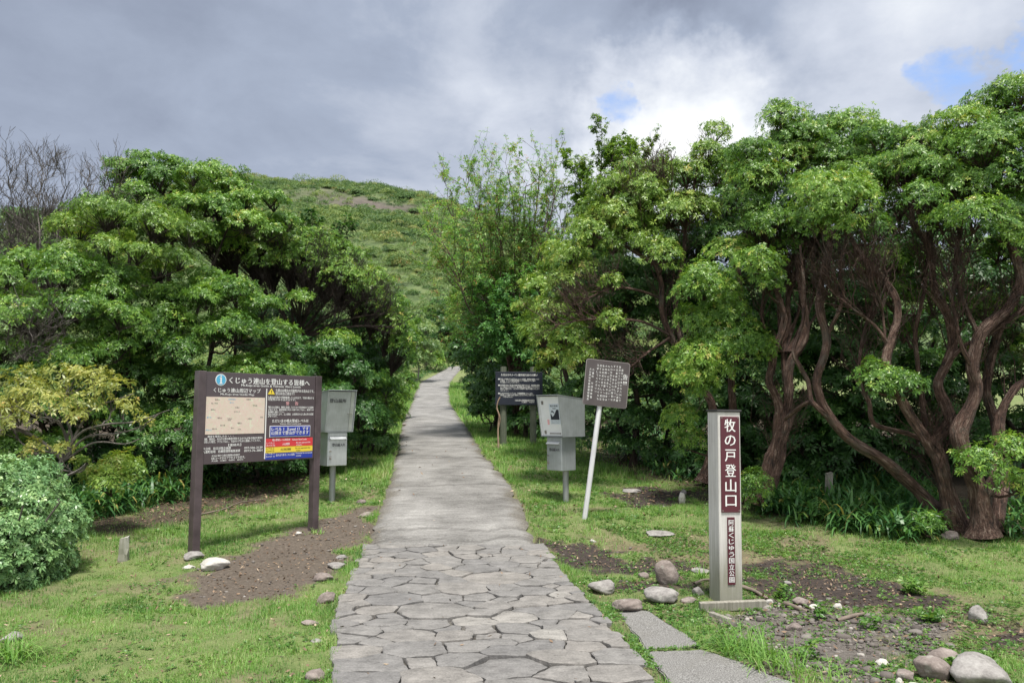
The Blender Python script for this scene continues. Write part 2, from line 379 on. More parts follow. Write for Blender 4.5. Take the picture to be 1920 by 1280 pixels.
# ------------------------------------------------------------------ ground cover masks (patches of soil, gravel, litter; litter under trees also darkened for shade)
def gpoly(pts): return np.array([G(px, py)[:2] for px, py in pts])
def sdist(poly, x, y):
    """signed distance to polygon, positive inside"""
    x = np.asarray(x, float); y = np.asarray(y, float)
    dmin = np.full(x.shape, 1e9); inside = np.zeros(x.shape, bool); n = len(poly)
    for i in range(n):
        ax, ay = poly[i]; bx, by = poly[(i + 1) % n]; ex, ey = bx - ax, by - ay
        t = np.clip(((x - ax) * ex + (y - ay) * ey) / (ex * ex + ey * ey + 1e-12), 0, 1)
        dmin = np.minimum(dmin, np.hypot(x - ax - t * ex, y - ay - t * ey))
        c = (ay > y) != (by > y); inside ^= c & (x < (bx - ax) * (y - ay) / (by - ay + 1e-12) + ax)
    return np.where(inside, dmin, -dmin)
SOIL_L = gpoly([(310, 1092), (390, 1052), (480, 1012), (560, 990), (640, 962), (702, 950), (706, 985), (668, 1030), (600, 1085), (520, 1122), (420, 1145), (340, 1125)])
SOIL_R1 = gpoly([(1030, 1020), (1110, 1018), (1200, 1045), (1300, 1060), (1320, 1090), (1190, 1085), (1120, 1080), (1060, 1062)])
SOIL_R2 = gpoly([(1390, 1058), (1480, 1040), (1560, 1050), (1660, 1085), (1745, 1110), (1720, 1140), (1620, 1140), (1500, 1120), (1400, 1105)])
SOIL_R3 = gpoly([(1810, 1175), (1860, 1155), (1930, 1165), (1990, 1200), (1930, 1215), (1840, 1205)])
GRAVEL = gpoly([(1290, 1150), (1420, 1128), (1560, 1138), (1700, 1150), (1800, 1175), (1800, 1225), (1720, 1265), (1640, 1300), (1500, 1290), (1470, 1260), (1420, 1215), (1340, 1190)])
LIT_L = gpoly([(130, 990), (250, 955), (400, 915), (520, 890), (620, 880), (600, 905), (480, 945), (330, 985), (200, 1010)])
SLAB1 = gpoly([(1156, 1138), (1218, 1146), (1268, 1178), (1318, 1213), (1208, 1218), (1180, 1180)])
SLAB2 = gpoly([(1211, 1222), (1322, 1217), (1400, 1248), (1500, 1283), (1560, 1330), (1300, 1345), (1254, 1282)])
SOIL_R4 = gpoly([(985, 955), (1030, 985), (1060, 1020), (1010, 1012)])
SOIL_R5 = gpoly([(1190, 1085), (1320, 1070), (1330, 1120), (1240, 1128), (1160, 1110)])
SOIL_R6 = gpoly([(1130, 930), (1200, 915), (1330, 925), (1310, 945), (1180, 950)])
def hedge_l(y): return np.interp(y, [5, 7, 8.5, 10, 12, 14, 17, 22, 30, 60], [-6.5, -5.6, -5.2, -5.4, -5.2, -4.6, -4.6, -4.6, -5.5, -9.5])
def hedge_r(y): return np.interp(y, [5, 7, 8.7, 9.6, 11, 13, 16, 20, 30, 60], [9, 7.5, 6.2, 4.2, 3.0, 2.2, 1.5, 0.9, -1.2, -4.6])
def masks(x, y):
    w = (fbm(x * 2.7, y * 2.7, 5) - 0.5) * 1.1; w2 = (fbm(x * 9, y * 9, 8) - 0.5)
    soilL = sstep(sdist(SOIL_L, x, y) + w * 0.7 + w2 * 0.15, -0.08, 0.16)
    dark = np.maximum.reduce([sstep(sdist(p, x, y) + w + w2 * 0.35, -0.06, 0.16) for p in (SOIL_R1, SOIL_R2, SOIL_R3, SOIL_R4, SOIL_R5, SOIL_R6)])
    grav = sstep(sdist(GRAVEL, x, y) + w * 0.9 + w2 * 0.3, -0.10, 0.22)
    under = np.maximum(sstep(hedge_l(y) - x + w * 0.8, -0.3, 0.5), sstep(x - hedge_r(y) + w * 0.8, -0.2, 0.6))
    under = under * np.where(x < pleft(y), 1 - sstep(hedge_l(y) - x, 10, 16), 1 - sstep(x - hedge_r(y), 10, 16)) * (1 - sstep(y, 45, 60))  # litter carried on behind the hedges, its dark colour standing in for tree shade
    lit = np.maximum(sstep(sdist(LIT_L, x, y) + w * 0.8, -0.15, 0.2), under)
    rt = sstep(x, .3, 1.2) * sstep(11.5, 9.0, 0) if False else sstep(x, .3, 1.2) * (1 - sstep(y, 8.6, 10.5))
    bare = np.maximum(sstep(fbm(x * 1.7, y * 1.7, 31), 0.54, 0.68) * 0.6, rt * (1 - sstep(x, 3.6, 4.6)) * sstep(fbm(x * 1.5, y * 1.5, 33), .40, .56) * .95)
    pa = np.maximum(sstep(x - pleft(y) + 0.03 + 0.08 * w2, 0, 0.05) * sstep(pright(y) - x + 0.03 + 0.08 * w2, 0, 0.05), 0)
    sl = np.maximum(sstep(sdist(SLAB1, x, y), -0.01, 0.02), sstep(sdist(SLAB2, x, y), -0.01, 0.02))
    hard = np.maximum(pa, sl)
    grass = (1 - soilL) * (1 - dark * 0.93) * (1 - grav * 0.86) * (1 - lit * 0.80) * (1 - bare)
    return dict(soil=soilL, dark=dark, gravel=grav, litter=lit, grass=grass, hard=hard)

m, t, bs, out = newmat('ground_mat')
pos = worldpos(t)
gA, sA, dA, vA, lA = [t.attr(k).outputs['Fac'] for k in ('grass', 'soil', 'dark', 'gravel', 'litter')]
nf = t.noise(pos, 26, 6, 0.7); nm = t.noise(pos, 5.0, 5, 0.6); nff = t.noise(pos, 110, 4, 0.7)
base = t.ramp(t.math('ADD', t.math('MULTIPLY', nf, 0.6), t.math('MULTIPLY', nm, 0.4)), [(0.3, (0.085, 0.070, 0.040)), (0.5, (0.165, 0.140, 0.080)), (0.7, (0.27, 0.225, 0.140))])
gr = t.ramp(t.math('ADD', t.math('MULTIPLY', nff, 0.5), t.math('MULTIPLY', nm, 0.5)), [(0.3, (0.070, 0.105, 0.028)), (0.5, (0.145, 0.190, 0.058)), (0.68, (0.235, 0.245, 0.11))])
soil = t.ramp(t.math('ADD', t.math('MULTIPLY', nf, 0.55), t.math('MULTIPLY', nff, 0.45)), [(0.30, (0.050, 0.039, 0.030)), (0.5, (0.105, 0.083, 0.064)), (0.68, (0.20, 0.165, 0.135))])
dark = t.ramp(nf, [(0.35, (0.018, 0.014, 0.012)), (0.55, (0.050, 0.036, 0.030)), (0.72, (0.11, 0.080, 0.062))])
grv = t.ramp(t.math('ADD', t.math('MULTIPLY', nf, 0.4), t.math('MULTIPLY', nff, 0.6)), [(0.32, (0.05, 0.043, 0.037)), (0.5, (0.125, 0.110, 0.097)), (0.66, (0.23, 0.207, 0.187))])
lit = t.ramp(t.math('ADD', t.math('MULTIPLY', nf, 0.5), t.math('MULTIPLY', nff, 0.5)), [(0.3, (0.024, 0.018, 0.012)), (0.5, (0.062, 0.046, 0.030)), (0.7, (0.14, 0.105, 0.070))])  # litter brown, darkened to hold the shade under the trees too
c = t.mix(gA, base, gr); c = t.mix(sA, c, soil); c = t.mix(lA, c, lit); c = t.mix(vA, c, grv); c = t.mix(dA, c, dark)
t.put(bs.inputs['Base Color'], c); bs.inputs['Roughness'].default_value = 0.95
bump(t, bs, t.math('ADD', nf, t.math('MULTIPLY', nff, 0.6)), 0.8, 0.025)

def terrain(name, xs, ys, drop, hole=None, mat='ground_mat'):
    X, Y = np.meshgrid(xs, ys); x, y = X.ravel(), Y.ravel(); z = g(x, y) - drop
    mk = masks(x, y)
    rough = (fbm(x * 7, y * 7, 40, 3) - 0.5) * 0.035 * (1 - mk['hard']) * (np.abs(x) < 9) * (y < 16)
    z = z + rough - 0.055 * sstep(mk['hard'], 0.5, 1.0) * (y < 60) - 0.05 * sstep(sdist(SOIL_R3, x, y), -0.1, 0.1)
    if hole is not None:
        x0, x1, y0, y1, d = hole; z = z - d * ((x > x0) & (x < x1) & (y > y0) & (y < y1))
    nx, ny = len(xs), len(ys); i = np.arange(nx * ny).reshape(ny, nx)
    q = np.stack([i[:-1, :-1], i[:-1, 1:], i[1:, 1:], i[1:, :-1]], -1).reshape(-1, 4)
    me = mesh_np(name, np.stack([x, y, z], 1), q)
    for k in ('grass', 'soil', 'dark', 'gravel', 'litter'):
        a = me.attributes.new(k, 'FLOAT', 'POINT'); a.data.foreach_set('value', np.ascontiguousarray(mk[k], np.float32))
    o = link(name, me, None, [MATS[mat]], smooth=True); tag(o, kind='structure'); return o
tag(terrain('ground', np.arange(-9, 9.01, 0.04), np.arange(1.5, 17.01, 0.04), 0.0), 'grassy ground with bare soil and gravel patches')
tag(terrain('terrain', np.arange(-40, 40.1, 0.4), np.arange(-20, 90.1, 0.4), 0.03, (-8.8, 8.8, 1.7, 16.8, 0.15)), 'rising ground under the trees')

m, t, bs, out = newmat('hill_mat')
pos = worldpos(t); nb = t.noise(pos, 0.05, 4, 0.6); nc = t.noise(pos, 0.35, 6, 0.65)
cg = t.ramp(nc, [(0.3, (0.035, 0.060, 0.020)), (0.5, (0.080, 0.120, 0.038)), (0.7, (0.14, 0.165, 0.062))])
cb = t.ramp(nc, [(0.3, (0.055, 0.045, 0.040)), (0.7, (0.125, 0.103, 0.088))])
t.put(bs.inputs['Base Color'], t.mix(t.attr('bare').outputs['Fac'], cg, cb)); bs.inputs['Roughness'].default_value = 0.95
bump(t, bs, nc, 0.8, 0.5)
def bare_hill(x, y):
    """dry, leafless band high on the slope"""
    hgt = (g(x, y) - 7) / 66.0
    band = sstep(hgt, 0.60, 0.72) * sstep(0.96, 0.0, 0) if False else sstep(hgt, 0.62, 0.74) * (1 - sstep(hgt, 0.88, 0.97))
    return band * sstep(x, -75, -35) * sstep(fbm(x * 0.05, y * 0.05, 77), 0.46, 0.58)
xs, ys = np.arange(-300, 301, 3.0), np.arange(-120, 420, 3.0)
X, Y = np.meshgrid(xs, ys); x, y = X.ravel(), Y.ravel()
z = g(x, y) - 0.06 - 0.25 * ((np.abs(x) < 39) & (y > -19) & (y < 88))
i = np.arange(len(x)).reshape(len(ys), len(xs)); q = np.stack([i[:-1, :-1], i[:-1, 1:], i[1:, 1:], i[1:, :-1]], -1).reshape(-1, 4)
me = mesh_np('hill', np.stack([x, y, z], 1), q)
a = me.attributes.new('bare', 'FLOAT', 'POINT'); a.data.foreach_set('value', bare_hill(x, y).astype(np.float32))
tag(link('hill', me, None, [MATS['hill_mat']], smooth=True), 'green mountain slope rising behind the path', kind='structure')

# ------------------------------------------------------------------ concrete trail path
m, t, bs, out = newmat('concrete')
pos = worldpos(t); st = t.noise(t.vmath('MULTIPLY', pos, (2.2, 11.0, 1.0)), 1.0, 7, 0.7, 0.8); nf = t.noise(pos, 38, 6, 0.8); nm = t.noise(pos, 1.3, 5, 0.6)
v = t.math('ADD', t.math('ADD', t.math('MULTIPLY', st, 0.26), t.math('MULTIPLY', nf, 0.40)), t.math('MULTIPLY', nm, 0.34))
c = t.ramp(v, [(0.40, (0.085, 0.081, 0.076)), (0.47, (0.165, 0.159, 0.152)), (0.54, (0.24, 0.232, 0.223)), (0.62, (0.35, 0.34, 0.327))])
c = t.mix(t.math('MULTIPLY', t.attr('rim').outputs['Fac'], 0.75), c, t.ramp(nf, [(.4, (.05, .042, .032)), (.6, (.15, .13, .10))])); c = t.mix(t.math('MULTIPLY', t.attr('crack').outputs['Fac'], 0.65), c, (.05, .047, .043, 1))
t.put(bs.inputs['Base Color'], c); bs.inputs['Roughness'].default_value = 0.85
bump(t, bs, t.math('ADD', st, nf), 0.6, 0.014)
ys = np.concatenate([np.arange(8.62, 30, 0.06), np.arange(30, PYf[-1], 0.3)]); nu = 41
u = np.linspace(0, 1, nu); rows = []
for yy in ys:
    l, r = float(pleft(yy)), float(pright(yy))
    l += float((fbm(yy * 1.9, 0.3, 61) - 0.5) * 0.22 + (fbm(yy * 9, 5.3, 62) - 0.5) * 0.13); r += float((fbm(yy * 1.9, 9.3, 63) - 0.5) * 0.22 + (fbm(yy * 9, 2.3, 64) - 0.5) * 0.13)
    xx = l + (r - l) * u; yv = np.full(nu, yy)
    zz = prof(yv) + 0.012 - 0.05 * np.abs(2 * u - 1) ** 14 + (fbm(xx * 1.2, yv * 1.2, 65) - 0.5) * 0.025
    for k0, amp in ((9.45, 0.013), (8.95, 0.010), (12.3, 0.008), (15.6, 0.008)):      # cracks across the slab
        yc = k0 + 0.22 * (u - 0.5) + (fbm(xx * 2.3, xx * 0 + k0, 66) - 0.5) * 0.5
        zz = zz - amp * np.exp(-((yv - yc) / 0.028) ** 2) * 1.4 - amp * 0.7 * sstep(yc - yv, -0.03, 0.03) * np.exp(-np.clip(yc - yv, 0, 9) / 0.3)
    rows.append(np.stack([xx, yv, zz], 1))
V = np.concatenate(rows); i = np.arange(len(V)).reshape(len(ys), nu); q = np.stack([i[:-1, :-1], i[:-1, 1:], i[1:, 1:], i[1:, :-1]], -1).reshape(-1, 4)
me = mesh_np('trail_path', V, q); ed = np.tile(np.minimum(u, 1 - u) * 2, len(ys)) * 1.0 + (fbm(V[:, 0] * 4, V[:, 1] * 2.5, 67) - .5) * .35
a = me.attributes.new('rim', 'FLOAT', 'POINT'); a.data.foreach_set('value', sstep(ed, .22, .0).astype(np.float32))
cr = np.zeros(len(V))
for k0 in (9.45, 8.95, 12.3, 15.6, 20.5):
    uu = np.tile(u, len(ys)); yc = k0 + 0.22 * (uu - 0.5) + (fbm(V[:, 0] * 2.3, V[:, 0] * 0 + k0, 66) - 0.5) * 0.5; cr = np.maximum(cr, np.exp(-((V[:, 1] - yc) / .035) ** 2))
a = me.attributes.new('crack', 'FLOAT', 'POINT'); a.data.foreach_set('value', cr.astype(np.float32))
tag(link('trail_path', me, None, [MATS['concrete']], smooth=True), 'grey concrete trail climbing between the trees', kind='structure')

# ------------------------------------------------------------------ crazy paving of flat stones
m, t, bs, out = newmat('flagstone')
pos = worldpos(t); a = t.attr('tint').outputs['Fac']
n1 = t.noise(pos, 7, 6, 0.65); n2 = t.noise(pos, 70, 5, 0.7); n3 = t.noise(t.vmath('MULTIPLY', pos, (6, 20, 6)), 1.0, 5, 0.6)
v = t.math('ADD', t.math('ADD', t.math('MULTIPLY', n1, 0.4), t.math('MULTIPLY', n2, 0.4)), t.math('MULTIPLY', n3, 0.2))
c = t.ramp(v, [(0.32, (0.070, 0.067, 0.064)), (0.45, (0.152, 0.147, 0.142)), (0.55, (0.212, 0.205, 0.198)), (0.7, (0.305, 0.295, 0.285))])
tone = t.ramp(a, [(0.0, (0.78, 0.78, 0.80)), (0.5, (1.0, 0.99, 0.985)), (0.85, (1.12, 1.08, 1.04)), (1.0, (1.45, 1.43, 1.38))])
c = t.mix(1.0, c, tone, 'MULTIPLY')
spot = t.smooth(t.noise(pos, 3.2, 6, 0.75), 0.60, 0.70); c = t.mix(t.math('MULTIPLY', spot, 0.5), c, (0.085, 0.078, 0.075, 1))
t.put(bs.inputs['Base Color'], c); bs.inputs['Roughness'].default_value = 0.8
bump(t, bs, t.math('ADD', n1, t.math('MULTIPLY', n2, 0.5)), 0.55, 0.014)
m, t, bs, out = newmat('mortar')
pos = worldpos(t); n1 = t.noise(pos, 90, 5, 0.7); n2 = t.noise(pos, 4, 5, 0.6)
c = t.ramp(n1, [(0.3, (0.045, 0.041, 0.036)), (0.55, (0.12, 0.113, 0.10)), (0.75, (0.21, 0.20, 0.182))]); c = t.mix(t.smooth(n2, 0.42, 0.6), c, (0.055, 0.048, 0.040, 1))
t.put(bs.inputs['Base Color'], c); bs.inputs['Roughness'].default_value = 0.95; bump(t, bs, n1, 0.6, 0.006)

def clip_half(poly, nx, ny, d):
    outp = []; n = len(poly)
    for i in range(n):
        a, b_ = poly[i], poly[(i + 1) % n]; da = a[0] * nx + a[1] * ny - d; db = b_[0] * nx + b_[1] * ny - d
        if da <= 0: outp.append(a)
        if (da < 0) != (db < 0) and abs(da - db) > 1e-12:
            tt = da / (da - db); outp.append((a[0] + tt * (b_[0] - a[0]), a[1] + tt * (b_[1] - a[1])))
    return outp
y0f, y1f = 2.2, 8.66
sites = []; r2 = np.random.default_rng(11)
for rad_, cnt in ((.26, 4), (.185, 10), (.145, 28), (.115, 90), (.11, 400), (.075, 900)):
    got = 0
    for _ in range(cnt * 30 + 3000):
        yy = r2.uniform(y0f, y1f); xx = r2.uniform(float(pleft(yy)), float(pright(yy))); rd = rad_ * r2.uniform(.85, 1.12) * (1.18 if yy < 5.2 else .92)
        if all(((xx - s_[0]) * .80) ** 2 + (yy - s_[1]) ** 2 > (rd + s_[2]) ** 2 * .93 for s_ in sites): sites.append((xx, yy, rd)); got += 1
        if got >= cnt: break
Vs, Fs, Ts, off = [], [], [], 0
SX = 0.80
for si, (sx_, sy_, sb) in enumerate(sites):
    ang = r2.uniform(-0.25, 0.25)
    poly = [(sx_ - 1.2, sy_ - 1.2), (sx_ + 1.2, sy_ - 1.2), (sx_ + 1.2, sy_ + 1.2), (sx_ - 1.2, sy_ + 1.2)]
    for sj, (ox, oy, ob) in enumerate(sites):
        if sj == si or abs(ox - sx_) > 1.8 or abs(oy - sy_) > 1.8: continue
        dx, dy = (ox - sx_) * SX, (oy - sy_)                      # stretched metric: stones lie crosswise
        d2 = dx * dx + dy * dy; w_ = 0.5 + (sb * sb - ob * ob) / (2 * d2)
        nx, ny = dx * SX, dy; L_ = math.hypot(nx, ny)
        poly = clip_half(poly, nx / L_, ny / L_, (sx_ * nx + sy_ * ny + w_ * d2) / L_)
        if len(poly) < 3: break
    if len(poly) < 3: continue
    # keep within the edges of the paving
    for (ya, yb, fn, s) in ((sy_ - 0.3, sy_ + 0.3, pleft, -1), (sy_ - 0.3, sy_ + 0.3, pright, 1)):
        ax, bx = float(fn(ya)), float(fn(yb)); dx, dy = bx - ax, yb - ya; L_ = math.hypot(dx, dy); nx, ny = (dy / L_ * s, -dx / L_ * s)
        poly = clip_half(poly, nx, ny, ax * nx + ya * ny + r2.uniform(-0.02, 0.05))
        if len(poly) < 3: break
    if len(poly) < 3: continue
    poly = clip_half(poly, 0, 1, y1f + r2.uniform(-0.03, 0.05)); 
    if len(poly) < 3: continue
    poly = np.array(poly); gap = r2.uniform(0.002, 0.0085)
    # inset by the joint
    pl = [tuple(p) for p in poly]; n = len(pl); cen = poly.mean(0); q_ = list(pl)
    for i in range(n):
        a, b_ = np.array(pl[i]), np.array(pl[(i + 1) % n]); e = b_ - a; L_ = np.hypot(*e)
        if L_ < 0.004: continue
        nn = np.array([e[1], -e[0]]) / L_
        if np.dot(cen - a, nn) > 0: nn = -nn
        q_ = clip_half(q_, nn[0], nn[1], float(np.dot(a, nn)) - gap * r2.uniform(0.6, 1.5))
        if len(q_) < 3: break
    if len(q_) < 3: continue
    # chipped, wavering edge; corners rounded by resampling
    q_ = np.array(q_); d = np.roll(q_, -1, 0) - q_; per = np.hypot(d[:, 0], d[:, 1]); tot = per.sum()
    if tot < 0.20: continue
    n = max(14, int(tot / 0.020)); cs = np.concatenate([[0], np.cumsum(per)]); tt = np.linspace(0, tot, n, endpoint=False)
    qq = np.vstack([q_, q_[:1]]); ring = np.stack([np.interp(tt, cs, qq[:, 0]), np.interp(tt, cs, qq[:, 1])], 1)
    
    ph = r2.uniform(0, 99); nz = fbm(ring[:, 0] * 8 + ph, ring[:, 1] * 8, 7, 4) - 0.5; cen = ring.mean(0)
    rad = ring - cen; rl = np.hypot(rad[:, 0], rad[:, 1])[:, None] + 1e-6; ring = ring + rad / rl * (nz[:, None] * 0.060)
    tilt = r2.normal(0, 0.018, 2); lift = r2.uniform(-0.007, 0.012); s_in = 1 - 0.010 / rl.clip(0.03); 
    levels = [(1.0, -0.050), (1.0, -0.005), (None, 0.0)]
    pts = []
    for k, dz in levels:
        rr = ring if k == 1.0 else cen + rad / rl * (rl - 0.007) + (ring - cen - rad) 
        zz = prof(rr[:, 1]) + 0.016 + dz + lift + (rr[:, 0] - cen[0]) * tilt[0] + (rr[:, 1] - cen[1]) * (tilt[1] * 0.7 - .012)
        if dz == 0.0 or dz == -0.007: zz = zz + (fbm(rr[:, 0] * 9, rr[:, 1] * 9, 15, 3) - 0.5) * 0.010
        pts.append(np.column_stack([rr, zz]))
    for f_ in (0.62, 0.28):
        rr = cen + (pts[2][:, :2] - cen) * f_
        zz = prof(rr[:, 1]) + 0.016 + lift + (rr[:, 0] - cen[0]) * tilt[0] + (rr[:, 1] - cen[1]) * (tilt[1] * 0.7 - .012) + (fbm(rr[:, 0] * 9, rr[:, 1] * 9, 15, 3) - 0.5) * 0.012
        pts.append(np.column_stack([rr, zz]))
    K = len(pts); Vs.append(np.concatenate(pts)); idx = off + np.arange(K * n).reshape(K, n); nxt = np.roll(idx, -1, 1)
    fq = np.stack([idx[:-1], nxt[:-1], nxt[1:], idx[1:]], -1).reshape(-1, 4)
    cenv = np.array([[cen[0], cen[1], pts[-1][:, 2].mean()]]); Vs.append(cenv); ci = off + K * n
    ft = np.stack([idx[-1], nxt[-1], np.full(n, ci), np.full(n, ci)], -1)
    # close the fan with quads of pairs where possible
    ev = np.arange(0, n - 1, 2); ft = np.stack([idx[-1][ev], idx[-1][ev + 1], idx[-1][(ev + 2) % n], np.full(len(ev), ci)], -1)
    if n % 2: pass
    Fs += [fq, ft]; tv = r2.beta(2.2, 2.2); Ts += [np.full(len(fq) + len(ft), tv)]; off += K * n + 1
    if n % 2:
        Fs.append(np.array([[idx[-1][n - 1], idx[-1][0], ci, idx[-1][n - 1]]])[:0]); 
V = np.concatenate(Vs); Fq = np.concatenate(Fs)
pav = link('flagstone_paving', mesh_np('flagstone_paving', V, Fq, np.concatenate(Ts)), None, [MATS['flagstone']], smooth=True)
try: pav.data.set_sharp_from_angle(angle=R(40))
except Exception: pass
tag(pav, 'crazy paving of flat grey stones leading to the trail', kind='structure')
ys = np.arange(1.8, 8.75, 0.05); u = np.linspace(0, 1, 50); rows = []
for yy in ys:
    l, r = float(pleft(yy)) + float((fbm(yy * 4, 1.3, 51) - .5) * .09), float(pright(yy)) + float((fbm(yy * 4, 7.3, 52) - .5) * .09)
    xx = l + (r - l) * u; zz = prof(np.full(50, yy)) - 0.018 + (fbm(xx * 14, np.full(50, yy * 14), 53, 3) - .5) * 0.018 - 0.06 * np.abs(2 * u - 1) ** 20
    rows.append(np.stack([xx, np.full(50, yy), zz], 1))
V = np.concatenate(rows); i = np.arange(len(V)).reshape(len(ys), 50); q = np.stack([i[:-1, :-1], i[:-1, 1:], i[1:, 1:], i[1:, :-1]], -1).reshape(-1, 4)
tag(link('mortar_ground', mesh_np('mortar_ground', V, q), None, [MATS['mortar']], smooth=True), 'mortar bed between the flat stones', kind='structure')

# exposed-aggregate slabs beside the paving
m, t, bs, out = newmat('aggregate')
pos = worldpos(t); vo = t.new('ShaderNodeTexVoronoi'); t.l.new(pos, vo.inputs['Vector']); vo.inputs['Scale'].default_value = 75
n1 = t.noise(pos, 2.5, 5, 0.6)
v = t.math('ADD', t.math('MULTIPLY', t.new('ShaderNodeSeparateColor').outputs[0], 0), 0) if False else t.noise(pos, 130, 3, 0.6)
c = t.ramp(v, [(0.34, (0.075, 0.072, 0.068)), (0.5, (0.17, 0.165, 0.158)), (0.64, (0.29, 0.283, 0.275))]); c = t.mix(t.math('MULTIPLY', t.smooth(n1, 0.5, 0.75), 0.3), c, (0.15, 0.14, 0.12, 1))
t.put(bs.inputs['Base Color'], c); bs.inputs['Roughness'].default_value = 0.9
bump(t, bs, vo.outputs['Distance'], 0.7, 0.006)
for poly, lab in ((SLAB1, 'smaller aggregate slab at the far end of the side path'), (SLAB2, 'larger aggregate slab nearest the viewer on the side path')):
    p = np.array(poly); d = np.roll(p, -1, 0) - p; per = np.hypot(d[:, 0], d[:, 1]); cs = np.concatenate([[0], np.cumsum(per)]); n = int(per.sum() / 0.05)
    tt = np.linspace(0, per.sum(), n, endpoint=False); qq = np.vstack([p, p[:1]]); ring = np.stack([np.interp(tt, cs, qq[:, 0]), np.interp(tt, cs, qq[:, 1])], 1)
    ring += (np.stack([fbm(ring[:, 0] * 6, ring[:, 1] * 6, 55), fbm(ring[:, 0] * 6, ring[:, 1] * 6, 56)], 1) - 0.5) * 0.08
    bm = bmesh.new(); vs = [bm.verts.new((a, b_, gz(a, b_) + 0.004)) for a, b_ in ring]; f = bm.faces.new(vs)
    rr = bmesh.ops.extrude_face_region(bm, geom=[f]); bmesh.ops.translate(bm, vec=(0, 0, -0.08), verts=[v_ for v_ in rr['geom'] if isinstance(v_, bmesh.types.BMVert)])
    bmesh.ops.recalc_face_normals(bm, faces=bm.faces)
    bmesh.ops.bevel(bm, geom=[e for e in bm.edges if all(v_.co.z > -0.03 for v_ in e.verts)], offset=0.008, segments=2, affect='EDGES')
    me = bpy.data.meshes.new('concrete_slab_pavement'); bm.to_mesh(me); bm.free()
    tag(link('concrete_slab_pavement', me, None, [MATS['aggregate']]), lab, kind='structure')

# ------------------------------------------------------------------ foliage and branch builders
def unit(v): return v / (np.linalg.norm(v, axis=-1, keepdims=True) + 1e-9)
def basis(N):
    h = np.where(np.abs(N[..., 2:3]) < 0.9, np.array([0, 0, 1.0]), np.array([1.0, 0, 0])); U = unit(np.cross(h, N)); return U, np.cross(N, U)
def rosettes(Pn, Nn, nl, L, Wd, tint, r, el=(-0.25, 0.55), droop=0.16, jit=0.10):
    """each point carries a whorl of nl leaves; a leaf is one folded quad"""
    n = len(Pn); N = unit(Nn); U, V = basis(N)
    az = np.arange(nl) * 2 * math.pi / nl + r.uniform(0, 6.28, (n, 1)) + r.uniform(-.4, .4, (n, nl)); e = r.uniform(el[0], el[1], (n, nl))
    D = np.cos(az)[..., None] * U[:, None] + np.sin(az)[..., None] * V[:, None]
    d = np.cos(e)[..., None] * D + np.sin(e)[..., None] * N[:, None]; S = np.cross(N[:, None], D)
    rs = r.uniform(.68, 1.28, (n, 1)); ln = (L * rs * r.uniform(0.65, 1.15, (n, nl)))[..., None]; w = (Wd * r.uniform(0.75, 1.2, (n, nl)))[..., None] * 0.5
    p = Pn[:, None]; dn = np.array([0, 0, -1.0])
    roll = r.normal(0, 0.35, (n, nl))[..., None]; S = unit(S + N[:, None] * roll)
    b0 = p + d * ln * 0.10; m0 = p + d * ln * 0.55; tip = p + d * ln + dn * droop * ln
    up = np.cross(d, S); m1 = m0 + S * w - up * w * 0.25; m2 = m0 - S * w - up * w * 0.25
    Vt = np.stack([b0, m1, tip, m2], 2).reshape(-1, 3); Fq = np.arange(len(Vt)).reshape(-1, 4)
    tn = np.repeat(tint, nl) + r.normal(0, jit, n * nl)
    return Vt, Fq, np.clip(tn, 0, 1)
def blades(Pn, h, w, lean, r, tint, segs=1, az=None, curl=0.6):
    n = len(Pn); az = r.uniform(0, 6.28, n) if az is None else az
    A = np.stack([np.cos(az), np.sin(az), 0 * az], 1); S = np.stack([-np.sin(az), np.cos(az), 0 * az], 1); rows = []
    for k in range(segs + 1):
        t_ = k / segs; ww = (w * (1 - t_) ** 0.7 * 0.5 + 0.0004)[:, None]; th = lean * (0.35 + curl * t_)
        c = Pn + A * (h * t_ * np.sin(th))[:, None] + np.array([0, 0, 1.0]) * (h * t_ * np.cos(np.minimum(th, 2.0)))[:, None]
        rows += [c - S * ww, c + S * ww]
    V = np.stack(rows, 1); m_ = 2 * (segs + 1); base = (np.arange(n) * m_)[:, None, None]
    q = np.array([[2 * k, 2 * k + 1, 2 * k + 3, 2 * k + 2] for k in range(segs)])[None]
    return V.reshape(-1, 3), (base + q).reshape(-1, 4), np.repeat(tint, segs)
def cat(parts):
    Vs, Fs, Ts, o = [], [], [], 0
    for V, Fq, T in parts:
        if len(V) == 0: continue
        Vs.append(V); Fs.append(Fq + o); Ts.append(T); o += len(V)
    return np.concatenate(Vs), np.concatenate(Fs), np.concatenate(Ts)
def tubes(Pt, rad, ns=3):
    """batch of thin branches, Pt (n,K,3), rad (n,K)"""
    n, K, _ = Pt.shape; d = unit(Pt[:, -1] - Pt[:, 0]); U, V = basis(d); a = np.arange(ns) * 2 * math.pi / ns
    off = U[:, None] * np.cos(a)[None, :, None] + V[:, None] * np.sin(a)[None, :, None]
    Vt = Pt[:, :, None] + off[:, None] * rad[:, :, None, None]
    i = np.arange(n * K * ns).reshape(n, K, ns); j = np.roll(i, -1, 2)
    q = np.stack([i[:, :-1], j[:, :-1], j[:, 1:], i[:, 1:]], -1).reshape(-1, 4)
    ln = np.concatenate([np.zeros((n, 1)), np.cumsum(np.linalg.norm(np.diff(Pt, axis=1), axis=2), 1)], 1)
    bk = np.stack([np.broadcast_to(np.cos(a) * .01, (n, K, ns)), np.broadcast_to(np.sin(a) * .01, (n, K, ns)), np.broadcast_to(ln[:, :, None], (n, K, ns))], -1).reshape(-1, 3)
    return Vt.reshape(-1, 3), q, bk
